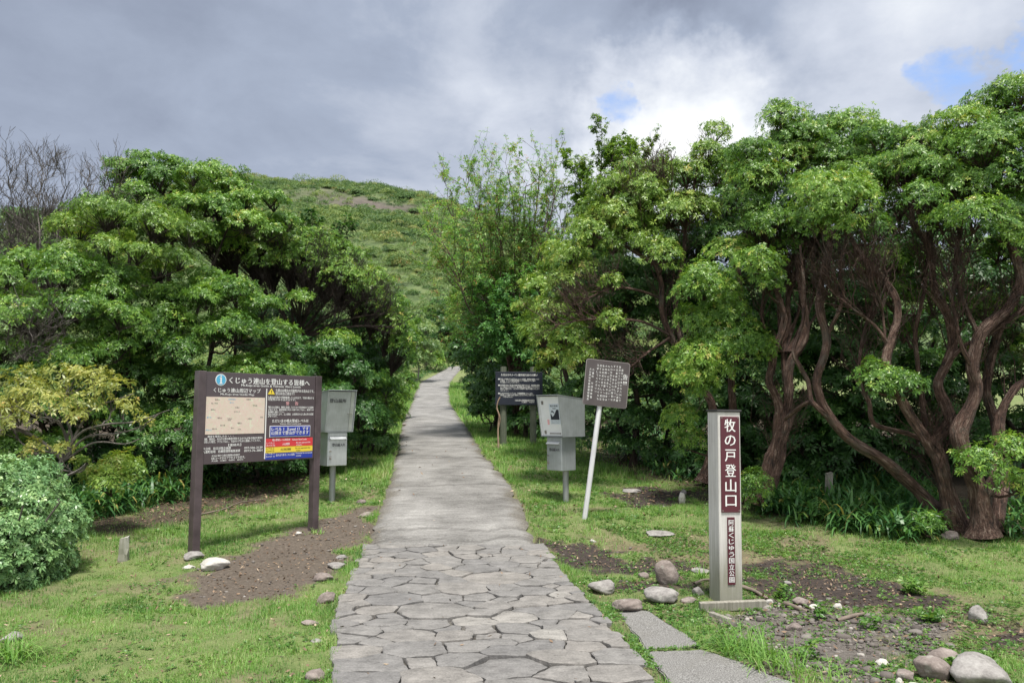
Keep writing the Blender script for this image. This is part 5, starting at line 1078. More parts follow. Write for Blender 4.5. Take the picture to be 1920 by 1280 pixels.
# fallen leaves
def litter(n, xr, yr, seed, L):
    r = np.random.default_rng(seed); x = r.uniform(*xr, n); y = r.uniform(*yr, n); mk = masks(x, y)
    k = r.random(n) < np.clip(mk['litter'] * .9 + mk['dark'] * .5 + mk['soil'] * .30 + mk['gravel'] * .3 + .16, 0, 1) * (1 - .93 * mk['hard']); x, y = x[k], y[k]
    p = np.column_stack([x, y, g(x, y) + .012 + .02 * (masks(x, y)['hard'] > .5)]); return rosettes(p, np.array([0, 0, 1.]) + r.normal(0, .35, (len(p), 3)), 1, L, L * .38, np.clip(r.normal(.5, .25, len(p)), 0, 1), r, el=(-.1, .2), droop=0)
V, Fq, T = cat([litter(26000, (-5.5, 6), (3.6, 10), 181, .045), litter(16000, (-6, 5), (10, 19), 182, .075)])
tag(link('leaf_litter', mesh_np('leaf_litter', V, Fq, T), None, [MATS['litter_leaf']]), 'brown fallen leaves on the bare soil', 'leaf litter', None, 'stuff')

# gravel
m, t, bs, out = newmat('gravel_stone'); c = t.ramp(t.attr('tint').outputs['Fac'], [(0, (.06, .05, .045)), (.4, (.145, .125, .112)), (.8, (.235, .212, .195)), (1, (.42, .39, .36))])
t.put(bs.inputs['Base Color'], t.mix(t.noise(worldpos(t), 60, 4, .6), c, t.mix(1.0, c, (.6, .6, .6, 1), 'MULTIPLY'))); bs.inputs['Roughness'].default_value = .9
def gravel(n, xr, yr, seed, fn, s0, s1):
    r = np.random.default_rng(seed); x = r.uniform(*xr, n); y = r.uniform(*yr, n); k = r.random(n) < fn(x, y); x, y = x[k], y[k]; m_ = len(x)
    bmt = bmesh.new(); bmesh.ops.create_cube(bmt, size=1.3); bmesh.ops.subdivide_edges(bmt, edges=bmt.edges[:], cuts=1, use_grid_fill=True)
    tv = unit(np.array([v.co[:] for v in bmt.verts])); tf = np.array([[v.index for v in f.verts] for f in bmt.faces]); bmt.free()
    s = s0 + (s1 - s0) * r.random(m_) ** 3; ax = s[:, None] * r.uniform(.55, 1.15, (m_, 3)) * [1, 1, .6]; a = r.uniform(0, 6.28, m_); jit = 1 + r.normal(0, .13, (m_, len(tv), 1))
    v = tv[None] * jit * ax[:, None]; vx = v[..., 0] * np.cos(a)[:, None] - v[..., 1] * np.sin(a)[:, None]; vy = v[..., 0] * np.sin(a)[:, None] + v[..., 1] * np.cos(a)[:, None]
    V = np.stack([vx + x[:, None], vy + y[:, None], v[..., 2] + (g(x, y) + s * .12)[:, None]], -1).reshape(-1, 3); Fq = (np.arange(m_)[:, None, None] * len(tv) + tf[None]).reshape(-1, 4)
    return V, Fq, np.repeat(np.clip(r.normal(.45, .22, m_), 0, 1), len(tf))
fg = lambda x, y: masks(x, y)['gravel'] * (1 - masks(x, y)['hard'])
fo = lambda x, y: (masks(x, y)['soil'] * .5 + masks(x, y)['dark'] * .35 + .012) * (1 - masks(x, y)['hard'])
V, Fq, T = cat([gravel(11000, (.8, 5.2), (3.9, 6.9), 191, fg, .006, .030), gravel(800, (.8, 5.2), (3.9, 6.9), 192, fg, .02, .055), gravel(6000, (-4, 4.5), (4.2, 11), 193, fo, .006, .028)])
tag(link('gravel', mesh_np('gravel', V, Fq, T), None, [MATS['gravel_stone']], smooth=False), 'loose grey gravel on the bare ground', 'gravel', None, 'stuff')

# grass tufts
def tuft(px, py, n, h, label, seed, w=.008, spread=.10):
    r = np.random.default_rng(seed); p = G(px, py); root = np.zeros((n, 3)); root[:, :2] = np.clip(r.normal(0, spread, (n, 2)), -1.3 * spread, 1.3 * spread); wp = root + p; root[:, 2] = g(wp[:, 0], wp[:, 1]) - p[2] - .01
    V, Fq, T = blades(root, h * r.uniform(.5, 1.2, n), np.full(n, w) * r.uniform(.7, 1.2, n), r.uniform(.2, 1.5, n), r, np.clip(r.normal(.55, .16, n), 0, .9), 4, curl=.9)
    o = link('grass_tuft', mesh_np('grass_tuft', V, Fq, T), None, [MATS['grass_leaf']]); o.location = p; tag(o, label, 'grass tuft', 'long grass tufts')
tuft(1395, 1222, 130, .26, 'long arching grass tuft at the edge of the aggregate slab, between slab and gravel', 201, spread=.10)
tuft(1455, 1250, 120, .24, 'long grass tuft beside the aggregate slab, nearer the viewer than its neighbour', 202, spread=.11)
tuft(1530, 1278, 90, .16, 'short ragged grass tuft at the bottom edge of the gravel', 203, spread=.13)
tuft(28, 1235, 90, .26, 'pale grey-green spiky grass clump in the near left corner', 204, spread=.07, w=.010)
tuft(1315, 1085, 40, .16, 'small green tuft of blades just left of the marker post', 205, spread=.03, w=.010)
tuft(590, 1000, 50, .10, 'small tuft at the foot of the information board right post', 206, spread=.07)
tuft(1300, 1060, 30, .10, 'tiny tuft in the dark soil left of the marker post', 207, spread=.05)
def leafy(px, py, n, L, sp, label, seed):
    r = np.random.default_rng(seed); p = G(px, py); q = np.column_stack([np.clip(r.normal(0, sp * .8, n), -sp, sp), np.clip(r.normal(0, sp * .65, n), -sp * .8, sp * .8), np.abs(r.normal(.05, .03, n))])
    V, Fq, T = rosettes(q, np.array([0, 0, 1.]) + r.normal(0, .3, (n, 3)), 6, L, L * .6, np.clip(r.normal(.5, .2, n), 0, 1), r, el=(0, .7)); o = link('leafy_weed', mesh_np('leafy_weed', V, Fq, T), None, [MATS['weed_leaf']]); o.location = p; tag(o, label, 'weed', 'leafy weeds on the stony ground')
leafy(1800, 1268, 60, .05, .08, 'bright green leafy weed between the two large boulders', 211)
leafy(1712, 1112, 28, .055, .07, 'leafy weed standing on the dark soil in front of the gnarled trees', 212)
leafy(1545, 1160, 16, .045, .05, 'small leafy weed beside the driftwood stick', 213)
leafy(1462, 1122, 26, .04, .08, 'leafy weed right of the marker post base plank', 214)
leafy(1520, 1232, 22, .04, .08, 'leafy weed next to the pale stone on the gravel', 215)
leafy(1630, 1180, 18, .04, .06, 'leafy weed right of the longer driftwood stick', 216)
leafy(1745, 1165, 24, .05, .07, 'leafy weed between the gravel and the dark bank', 217)

# ------------------------------------------------------------------ stones and sticks
def rock_mesh(seed, facets=0.0, sub=4):
    r = np.random.default_rng(seed); bm = bmesh.new(); bmesh.ops.create_icosphere(bm, subdivisions=sub, radius=1)
    d = unit(np.array([v.co[:] for v in bm.verts])); k = 9 if facets < .5 else 13; nrm = unit(r.normal(size=(k, 3))); off = r.uniform(.62, .95, k)
    dots = d @ nrm.T; lim = np.where(dots > .05, off[None] / np.maximum(dots, .05), 9.0); p = 16 if facets > .5 else 9
    rad = (np.sum(lim ** -p, 1) + 1.0 ** -p * .4) ** (-1 / p); rad = np.minimum(rad, 1.15)
    nz = fbm(d[:, 0] * 3 + seed, d[:, 1] * 3 + d[:, 2] * 2.1, seed, 5) - .5; nz2 = fbm(d[:, 2] * 4 + seed, d[:, 1] * 4 - d[:, 0] * 3.1, seed + 3, 4) - .5
    rad = rad * (1 + .20 * nz + .16 * nz2)
    for v, q in zip(bm.verts, d * rad[:, None]): v.co = q
    me = bpy.data.meshes.new('rock'); bm.to_mesh(me); bm.free(); return me
def stone(px, py, w_px, h_px, label, mat='grey_rock', seed=0, facets=0.35, name='stone', sink=.30, rz=None, tilt=0.0, flat=None, dratio=.85):
    """px,py: bottom centre of the stone in the photograph's pixels, found on the ground"""
    p = G(px, py); s = p[1] / F; a = w_px * s * .5; hz = h_px * s * .60
    me = rock_mesh(seed + 300, facets); me.name = name; o = link(name, me, None, [MATS[mat]], smooth=True)
    o.scale = (a * 1.05, a * dratio, hz); o.location = (p[0], p[1] + a * dratio * .6, p[2] + hz * (1 - 2 * sink) * .8); o.rotation_euler = (0, tilt, (seed * 1.7) % .8 - .4 if rz is None else rz)
    tag(o, label, 'stone'); return o
stone(1250, 1098, 42, 42, 'upright egg-shaped brown-grey stone left of the marker post', 'brown_rock', 1, name='boulder', sink=.06)
stone(1244, 1132, 60, 30, 'flat-topped pale grey stone in front of the egg-shaped one', 'grey_rock', 2, name='boulder', sink=.12)
stone(1132, 1113, 48, 24, 'smooth oval stone touching the right edge of the flagstones', 'grey_rock', 3, sink=.15)
stone(1176, 1146, 62, 24, 'long low stone at the upper end of the aggregate slab', 'brown_rock', 4, sink=.2)
stone(1858, 1290, 94, 58, 'largest pale boulder, at the near right corner', 'grey_rock', 5, name='boulder', sink=.15, rz=.2)
stone(1755, 1276, 64, 38, 'dark rounded boulder beside the largest pale one', 'brown_rock', 6, name='boulder', sink=.12)
stone(1778, 1242, 54, 24, 'low flat stone behind the two near boulders', 'brown_rock', 7, sink=.2)
stone(1702, 1278, 42, 28, 'blocky brown stone left of the dark rounded boulder', 'brown_rock', 8, facets=1)
stone(1686, 1285, 14, 18, 'tiny white stone by the blocky brown one', 'white_rock', 9)
stone(1724, 1296, 46, 12, 'white flat stone at the bottom edge in front of the dark boulder', 'white_rock', 10)
stone(1842, 1164, 34, 32, 'angular grey stone on the rim of the dark bank', 'grey_rock', 11, facets=1, tilt=.3)
stone(1656, 1250, 28, 16, 'pinkish white stone lying on the gravel', 'white_rock', 12, facets=1)
stone(1522, 1234, 28, 15, 'pale angular stone at the near end of the gravel', 'grey_rock', 13, facets=1)
stone(1492, 1184, 28, 22, 'pointed brown-grey stone in the gravel near the marker post', 'brown_rock', 14, facets=1, tilt=-.3)
stone(1574, 1143, 20, 13, 'small bright white stone on the edge of the dark soil', 'white_rock', 15)
stone(1506, 1134, 34, 16, 'flat angular slab-like stone on the dark soil', 'brown_rock', 16, facets=1)
stone(1530, 1142, 18, 11, 'little tan stone next to the flat angular one', 'white_rock', 17, facets=1)
stone(1310, 1115, 24, 18, 'angular stone between the plank and the egg-shaped stone', 'grey_rock', 18, facets=1)
stone(1292, 1132, 30, 14, 'low grey stone left of the base plank', 'brown_rock', 19, facets=1)
stone(1316, 1076, 36, 10, 'long thin stone behind the marker post', 'grey_rock', 20, facets=1, sink=.1)
stone(1206, 1084, 22, 14, 'small pinkish stone left of the egg-shaped one', 'brown_rock', 21)
stone(1240, 1006, 52, 10, 'flat grey slab half sunk in the grass', 'grey_rock', 22, facets=1, sink=.1)
stone(1188, 924, 40, 8, 'flat pale slab in the grass below the shaded trees', 'grey_rock', 23, facets=1, sink=.1)
stone(1279, 944, 14, 22, 'small upright white stone left of the marker post, under the trees', 'white_rock', 24, sink=.05)
stone(1282, 928, 12, 12, 'small round stone leaning behind the upright white one', 'grey_rock', 25)
stone(1112, 1018, 12, 8, 'tiny pale stone in the grass behind the flagstones', 'white_rock', 26)
stone(1444, 1134, 14, 12, 'small pale stone on the end of the base plank', 'white_rock', 27, facets=1)
stone(392, 1070, 58, 20, 'whitish flat rock in front of the information board left post', 'white_rock', 28, sink=.15)
stone(358, 1050, 40, 14, 'flat concrete-grey stone at the foot of the information board left post', 'grey_rock', 29, facets=1, sink=.1)
stone(352, 1066, 24, 9, 'small pale stone beside the whitish flat rock', 'white_rock', 30, facets=1)
stone(591, 1276, 36, 22, 'brown stone in the grass at the bottom, left of the flagstones', 'brown_rock', 31)
stone(612, 1130, 36, 22, 'angular purplish stone in the grass left of the flagstones', 'brown_rock', 32, facets=1, tilt=-.35)
stone(602, 1088, 44, 13, 'rounded tan stone half buried beside the bare soil', 'brown_rock', 33, sink=.2)
stone(628, 1066, 36, 10, 'low tan stone between bare soil and flagstones', 'grey_rock', 34, sink=.2)
stone(640, 1048, 24, 8, 'small grey stone bordering the flagstones', 'grey_rock', 35, facets=1)
stone(578, 1172, 30, 9, 'low sunken grey stone in the left grass', 'brown_rock', 36, sink=.28)
stone(590, 1205, 22, 9, 'small sunken stone below the low grey one', 'grey_rock', 37, sink=.3)
stone(676, 945, 18, 10, 'dark stone beside the trail edge near the left registration box', 'brown_rock', 38)
stone(688, 968, 38, 8, 'thin root-like flat stone along the trail edge', 'brown_rock', 39, sink=.2)
stone(14, 1205, 36, 22, 'grey rock at the left edge of the lawn', 'grey_rock', 40, facets=1)
stone(1478, 1000 + 96, 16, 8, 'small stone in dark soil right of the marker post', 'grey_rock', 41, facets=1)
stone(558, 1001, 14, 5, 'small pale chip by the information board right post', 'white_rock', 42, facets=1)
stone(1790, 1012, 34, 18, 'dark rounded stone at the foot of the forked tree', 'brown_rock', 43)
stone(757, 797, 10, 5, 'small dark stone on the verge beside the trail', 'brown_rock', 44)

def stick(pts, r0, r1, label, mat='driftwood', name='stick', seed=0):
    V, q, bk, c, rad = limb(pts, r0, r1, ns=9, seed=seed, step=.03, gnarl=.22)
    bm_v = len(V); ns = 9; caps = []
    o = link(name, mesh_np(name, V, q, None, None, bk), None, [MATS[mat]], smooth=True); tag(o, label, 'stick'); return o
def gp(px, py, dz=0.0): p = G(px, py); p[2] += dz; return p
stick([gp(1472, 1134, .012), gp(1490, 1141, .018), gp(1515, 1150, .012)], .022, .016, 'thick brown driftwood stick on the soil right of the base plank', seed=1)
stick([gp(1570, 1166, .012), gp(1600, 1158, .018), gp(1628, 1151, .010)], .016, .011, 'thin brown driftwood stick lying slanted on the gravel edge', seed=2)
stick([gp(1392, 1106, .03), gp(1415, 1114, .03), gp(1440, 1126, .015)], .018, .012, 'grey branch lying behind the base plank of the marker post', seed=3)
stick([gp(1302, 1098, .02), gp(1318, 1092, .025), gp(1332, 1090, .02)], .014, .010, 'pale short branch left of the marker post foot', seed=4)
stick([gp(372, 968, .02), gp(420, 958, .03), gp(452, 945, .03), gp(500, 938, .02)], .012, .006, 'thin grey fallen branch under the information board', seed=5)
# stakes
def stake(px, py, h_px, w_px, label, mat, name, lean, seed):
    p = G(px, py); s = p[1] / F; h = h_px * s; w_ = w_px * s; bm = bmesh.new(); bmesh.ops.create_cube(bm, size=1); bmesh.ops.scale(bm, vec=(w_, w_ * .7, h + .1), verts=bm.verts); bmesh.ops.translate(bm, vec=(0, 0, (h - .1) / 2), verts=bm.verts)
    bmesh.ops.subdivide_edges(bm, edges=bm.edges[:], cuts=5, use_grid_fill=True); rr = np.random.default_rng(seed)
    for v in bm.verts:
        f = float(vnoise(v.co.x * 30 + seed, v.co.z * 12 + v.co.y * 30, seed)) - .5; v.co.x += f * w_ * .25; v.co.y += f * w_ * .2
        if v.co.z > h * .95: v.co.z += (v.co.x / w_) * w_ * .35 + f * .03
    me = bpy.data.meshes.new(name); bm.to_mesh(me); bm.free(); o = link(name, me, None, [MATS[mat]]); o.location = p; o.rotation_euler = (.02, lean, .3); tag(o, label, 'stake')
stake(231, 1052, 44, 15, 'short grey weathered stake standing in the left lawn', 'weathered_post', 'stake', .03, 1)
stake(1553, 948, 60, 11, 'slim pale wooden stake standing among the dwarf bamboo', 'grey_timber', 'stake', .07, 2)

# ------------------------------------------------------------------ lettering
def text_bm(items):
    """items: (string, x, z, height, width or None, align, slant) in the sign's own x,z plane, front facing -Y -> one bmesh"""
    bm = bmesh.new()
    for it in items:
        s, x, z, h = it[:4]; w = it[4] if len(it) > 4 else None; al = it[5] if len(it) > 5 else 'L'; y = it[6] if len(it) > 6 else 0.0; bold = it[7] if len(it) > 7 else 0.018
        cu = bpy.data.curves.new('t', 'FONT'); cu.body = s; cu.size = 1.0; cu.resolution_u = 2; cu.offset = 0.0
        ob = bpy.data.objects.new('t', cu); me = bpy.data.meshes.new_from_object(ob)
        if len(me.vertices):
            co = np.empty(len(me.vertices) * 3); me.vertices.foreach_get('co', co); co = co.reshape(-1, 3); x0, x1 = co[:, 0].min(), co[:, 0].max(); yc = (co[:, 1].min() + co[:, 1].max()) / 2 if len(s) < 3 else 0.36
            sy = h / 0.92; sx = sy if w is None else w / max(1e-6, x1 - x0); ww = (x1 - x0) * sx
            ox = {'L': x, 'C': x - ww / 2, 'R': x - ww}[al]
            new = np.stack([ox + (co[:, 0] - x0) * sx, np.full(len(co), y), z + (co[:, 1] - yc) * sy], 1); 
            for kk, sh in enumerate((-.5, .5) if bold >= .02 else (0,)):
                nw = new + [sh * bold * h * 1.5, -.00025 * kk, sh * bold * h * .5]; me.vertices.foreach_set('co', nw.ravel()); bm.from_mesh(me)
        bpy.data.meshes.remove(me); bpy.data.objects.remove(ob); bpy.data.curves.remove(cu)
    return bm
def lettering(name, items, mat, parent):
    bm = text_bm(items); me = bpy.data.meshes.new(name); bm.to_mesh(me); bm.free(); return link(name, me, parent, [MATS[mat]])
def vcol(s, x, ztop, size, pitch=None):
    p = pitch or size * 1.06; return [(c, x, ztop - size / 2 - i * p, size, (size * .9 if ord(c) > 0x2000 else None), 'C') for i, c in enumerate(s) if c not in ' \u3000']

# ------------------------------------------------------------------ information board
PA, PB = G(363, 1040), G(587, 994)
vec = PB - PA; wid = math.hypot(vec[0], vec[1]); rz = math.atan2(vec[1], vec[0])
ib = empty('information_board', PA, rz); tag(ib, 'wide brown mountain information board on two square posts with a map and alert levels', 'information board')
zt = float(P(372, 695, PA[1])[2] - PA[2]); zbm = float(P(375, 871, PA[1])[2] - PA[2]); dzr = gz(PB[0], PB[1]) - PA[2]; PWd = .088
for x, zb in ((0.0, -.25), (wid, dzr - .25)):
    MB().box((x, 0, (zt + zb) / 2), (PWd, .10, zt - zb), bev=.004).build('post', MATS['brown_paint'], ib)
x0, x1, z0, z1 = PWd / 2 + .001, wid - PWd / 2 - .001, zbm, zt - .005
MB().box(((x0 + x1) / 2, -.012, (z0 + z1) / 2), (x1 - x0, .045, z1 - z0), bev=.003).build('panel', MATS['board_brown'], ib)
YF = -.012 - .0225; Wp, Hp = x1 - x0, z1 - z0
def U(u): return x0 + u * Wp
def Vz(v): return z1 - v * Hp
def z2(x, y):                                              # crop pixels -> panel fractions
    u = (x - 72) / 1378.0; top = 25 + 70 * u; bot = 1222 - 37 * u; return u, (y - top) / (bot - top)
def rect(name, xa, ya, xb, yb, mat, dy=.0015, parent=ib):
    ua, va = z2(xa, ya); ub, vb = z2(xb, yb); ua, ub = max(ua, .006), min(ub, .994); w_, h_ = (ub - ua) * Wp, (vb - va) * Hp
    return MB().box((U((ua + ub) / 2), YF - dy / 2, Vz((va + vb) / 2)), (w_, dy, h_), bev=0).build(name, MATS[mat], parent)
rect('divider', 788, 252, 800, 1172, 'white_print')
m, t, bs, out = newmat('map_print'); oc = objco(t); n1 = t.noise(oc, 7, 6, .65); n2 = t.noise(oc, 16, 6, .7); 
cont = t.smooth(t.math('ABSOLUTE', t.math('SUBTRACT', t.math('FRACT', t.math('MULTIPLY', n1, 9.0)), .5)), .10, .02)
c = t.ramp(n2, [(.32, (.62, .60, .47)), (.45, (.68, .58, .49)), (.55, (.70, .56, .50)), (.62, (.66, .67, .52)), (.72, (.80, .78, .67))]); c = t.mix(t.math('MULTIPLY', cont, .28), c, (.60, .25, .22, 1))
t.put(bs.inputs['Base Color'], c); bs.inputs['Roughness'].default_value = .35
rect('map', 82, 352, 775, 838, 'map_print', .003)
ml = []
for (x, y, s) in ((205, 392, '黒岩山'), (175, 440, '牧ノ戸峠'), (160, 520, '沓掛山'), (437, 497, '三俣山'), (435, 552, 'すがもり'), (653, 475, '平治岳'), (240, 628, '星生山'), (355, 640, '久住山'), (350, 660, '中岳'), (595, 645, '大船山'), (275, 725, '扇ヶ鼻'), (475, 700, '稲星山'), (390, 762, '赤川'), (475, 780, '沢水'), (185, 768, '瀬の本'), (740, 628, '黒岳'), (570, 392, '長者原')):
    u, v = z2(x, y); ml.append((s, U(u), Vz(v), .018, None, 'C', YF - .0036))
lettering('map_names', ml, 'black_print', ib)
ml = []
for (x, y, s) in ((373, 390, '長者原温泉'), (373, 432, '筌の口'), (120, 620, '瀬の本'), (120, 782, '南登山口')):
    u, v = z2(x, y); ml.append((s, U(u), Vz(v), .017, None, 'C', YF - .0036))
lettering('map_blue_names', ml, 'cyan_print', ib)
u, v = z2(238, 135); o = MB().cyl((U(u), YF - .0001, Vz(v)), (U(u), YF - .003, Vz(v)), 62 / 1378 * Wp, n=40).build('icon', MATS['white_print'], ib)
MB().cyl((U(u), YF - .0032, Vz(v)), (U(u), YF - .0045, Vz(v)), 54 / 1378 * Wp, n=40).build('icon_disc', MATS['cyan_print'], o)
k = 1 / 1378 * Wp; b_ = MB(); yy = YF - .0052
b_.box((U(u), yy, Vz(v) - 8 * k), (16 * k, .001, 56 * k), bev=0).box((U(u), yy - .0002, Vz(v) - 38 * k), (36 * k, .001, 9 * k), bev=0).box((U(u) - 4 * k, yy - .0002, Vz(v) + 20 * k), (26 * k, .001, 9 * k), bev=0).box((U(u), yy, Vz(v) + 38 * k), (16 * k, .001, 14 * k), bev=0).build('icon_letter', MATS['white_print'], o)
def L(s, xa, xb, y, hpx, al='L', dy=.002, bold=.02):
    ua, v = z2(xa, y); ub, _ = z2(xb, y); return (s, U(ua), Vz(v), hpx / 1197 * Hp, (ub - ua) * Wp, 'L', YF - dy, bold)
white = [L('くじゅう連山を登山する皆様へ', 335, 1365, 140, 84, bold=.03), L('Mt.Kuju area Guide & Volcanic Alert Levels', 478, 1240, 203, 40),
         L('くじゅう連山周辺マップ', 160, 716, 266, 58), L('Mt.Kuju area Guide Map', 240, 638, 318, 34),
         L('異常を発見したら・・・', 112, 405, 866, 30), L('噴煙、噴気孔、火山ガス等の異常が発生するおそれがある場合や異常を', 66, 760, 900, 32), L('発見した場合、すぐに下山し、下記のいずれかに連絡してください。', 66, 735, 935, 32), L('【連絡先】', 350, 500, 980, 34),
         L('大分県　防災対策企画課', 66, 380, 1022, 36), L('097-506-3139', 540, 762, 1022, 38), L('九重町役場　危機管理情報推進課', 66, 490, 1062, 36), L('0973-76-3801', 540, 762, 1060, 38),
         L('火山に関する防災情報は気象庁', 165, 490, 1114, 28), L('QRコードからアクセスできます。', 163, 552, 1148, 36), L('大分県　九重町　竹田市　由布市', 165, 530, 1180, 20),
         L('九重山は噴火の可能性がある活火山です。', 908, 1432, 276, 44), L('登山は自己責任で！', 908, 1160, 318, 40), L('九重山は気象庁が常時観測している火山で、今後も噴火する', 812, 1430, 366, 34), L('可能性のある活火山です。', 812, 1180, 396, 32),
         L('現在火山活動は、静穏に経過しておりますが突然噴火する可能性', 820, 1428, 497, 30), L('があります。異常現象を見たら速やかに下山し、最寄りの', 820, 1428, 530, 30), L('関係機関へ通報して下さい。', 820, 1030, 560, 28), L('噴火の状況により、立入規制、山頂周辺の立入禁止等の措置', 820, 1428, 590, 30), L('があります。', 820, 940, 618, 28),
         L('ただいまの噴火警戒レベルは', 876, 1362, 680, 46, bold=.03), L('Volcanic Alert Level is now', 975, 1262, 717, 26)]
lettering('lettering', white, 'white_print', ib)
lettering('warning_word', [L('警', 1048, 1092, 450, 48), L('告', 1170, 1214, 452, 48)], 'pink_print', ib)
ua, va = z2(855, 250); ub, vb = z2(900, 330); uc, _ = z2(810, 330)
b_ = MB(); b_.plate([(U(ua), Vz(va)), (U(uc), Vz(vb)), (U(ub), Vz(vb))], YF - .003, YF + .0005); tri = b_.build('warning_triangle', MATS['yellow_print'], ib)
lettering('exclamation_mark', [('!', U(ua), Vz(va + (vb - va) * .58), .050, .010, 'C', YF - .004, .04)], 'black_print', tri)
o = rect('level_sign', 846, 744, 1388, 888, 'white_print', .006); rect('level_sign_face', 852, 752, 1382, 880, 'blue_print', .0085, o)
lettering('level_lettering', [L('レベル 1（Level 1）です', 866, 1362, 787, 54, dy=.010, bold=.03), L('山頂まで登山ができます', 866, 1362, 838, 54, dy=.010, bold=.03)], 'white_print', o)
rect('table_header', 800, 910, 1428, 950, 'red_print', .002); rect('red_row', 800, 953, 1428, 1016, 'red_print', .002); rect('yellow_row', 800, 1019, 1428, 1092, 'yellow_print', .002); rect('blue_row', 800, 1095, 1428, 1168, 'blue_print', .002)
lettering('table_lettering', [L('噴火警戒レベル判定表　Volcanic Alert Levels', 885, 1342, 930, 30, dy=.003), L('レベル 3', 812, 910, 968, 26, dy=.003), L('(Level 3)', 812, 918, 998, 26, dy=.003), L('入山規制', 1015, 1110, 985, 34, dy=.003), L('Do not approach the', 1200, 1395, 968, 26, dy=.003), L('volcano', 1200, 1278, 998, 26, dy=.003),
                          L('レベル 1', 810, 912, 1110, 26, dy=.003), L('(Level 1)', 810, 918, 1142, 26, dy=.003), L('活火山であることに留意', 935, 1182, 1128, 32, dy=.003), L('Potential for increased', 1200, 1420, 1108, 26, dy=.003), L('activity', 1200, 1272, 1140, 26, dy=.003)], 'white_print', ib)
lettering('yellow_row_lettering', [L('レベル 2', 812, 910, 1038, 26, dy=.003), L('(Level 2)', 812, 910, 1070, 26, dy=.003), L('火口周辺規制', 995, 1130, 1055, 34, dy=.003), L('Do not approach the', 1192, 1395, 1040, 26, dy=.003), L('crater', 1200, 1262, 1070, 26, dy=.003)], 'black_print', ib)

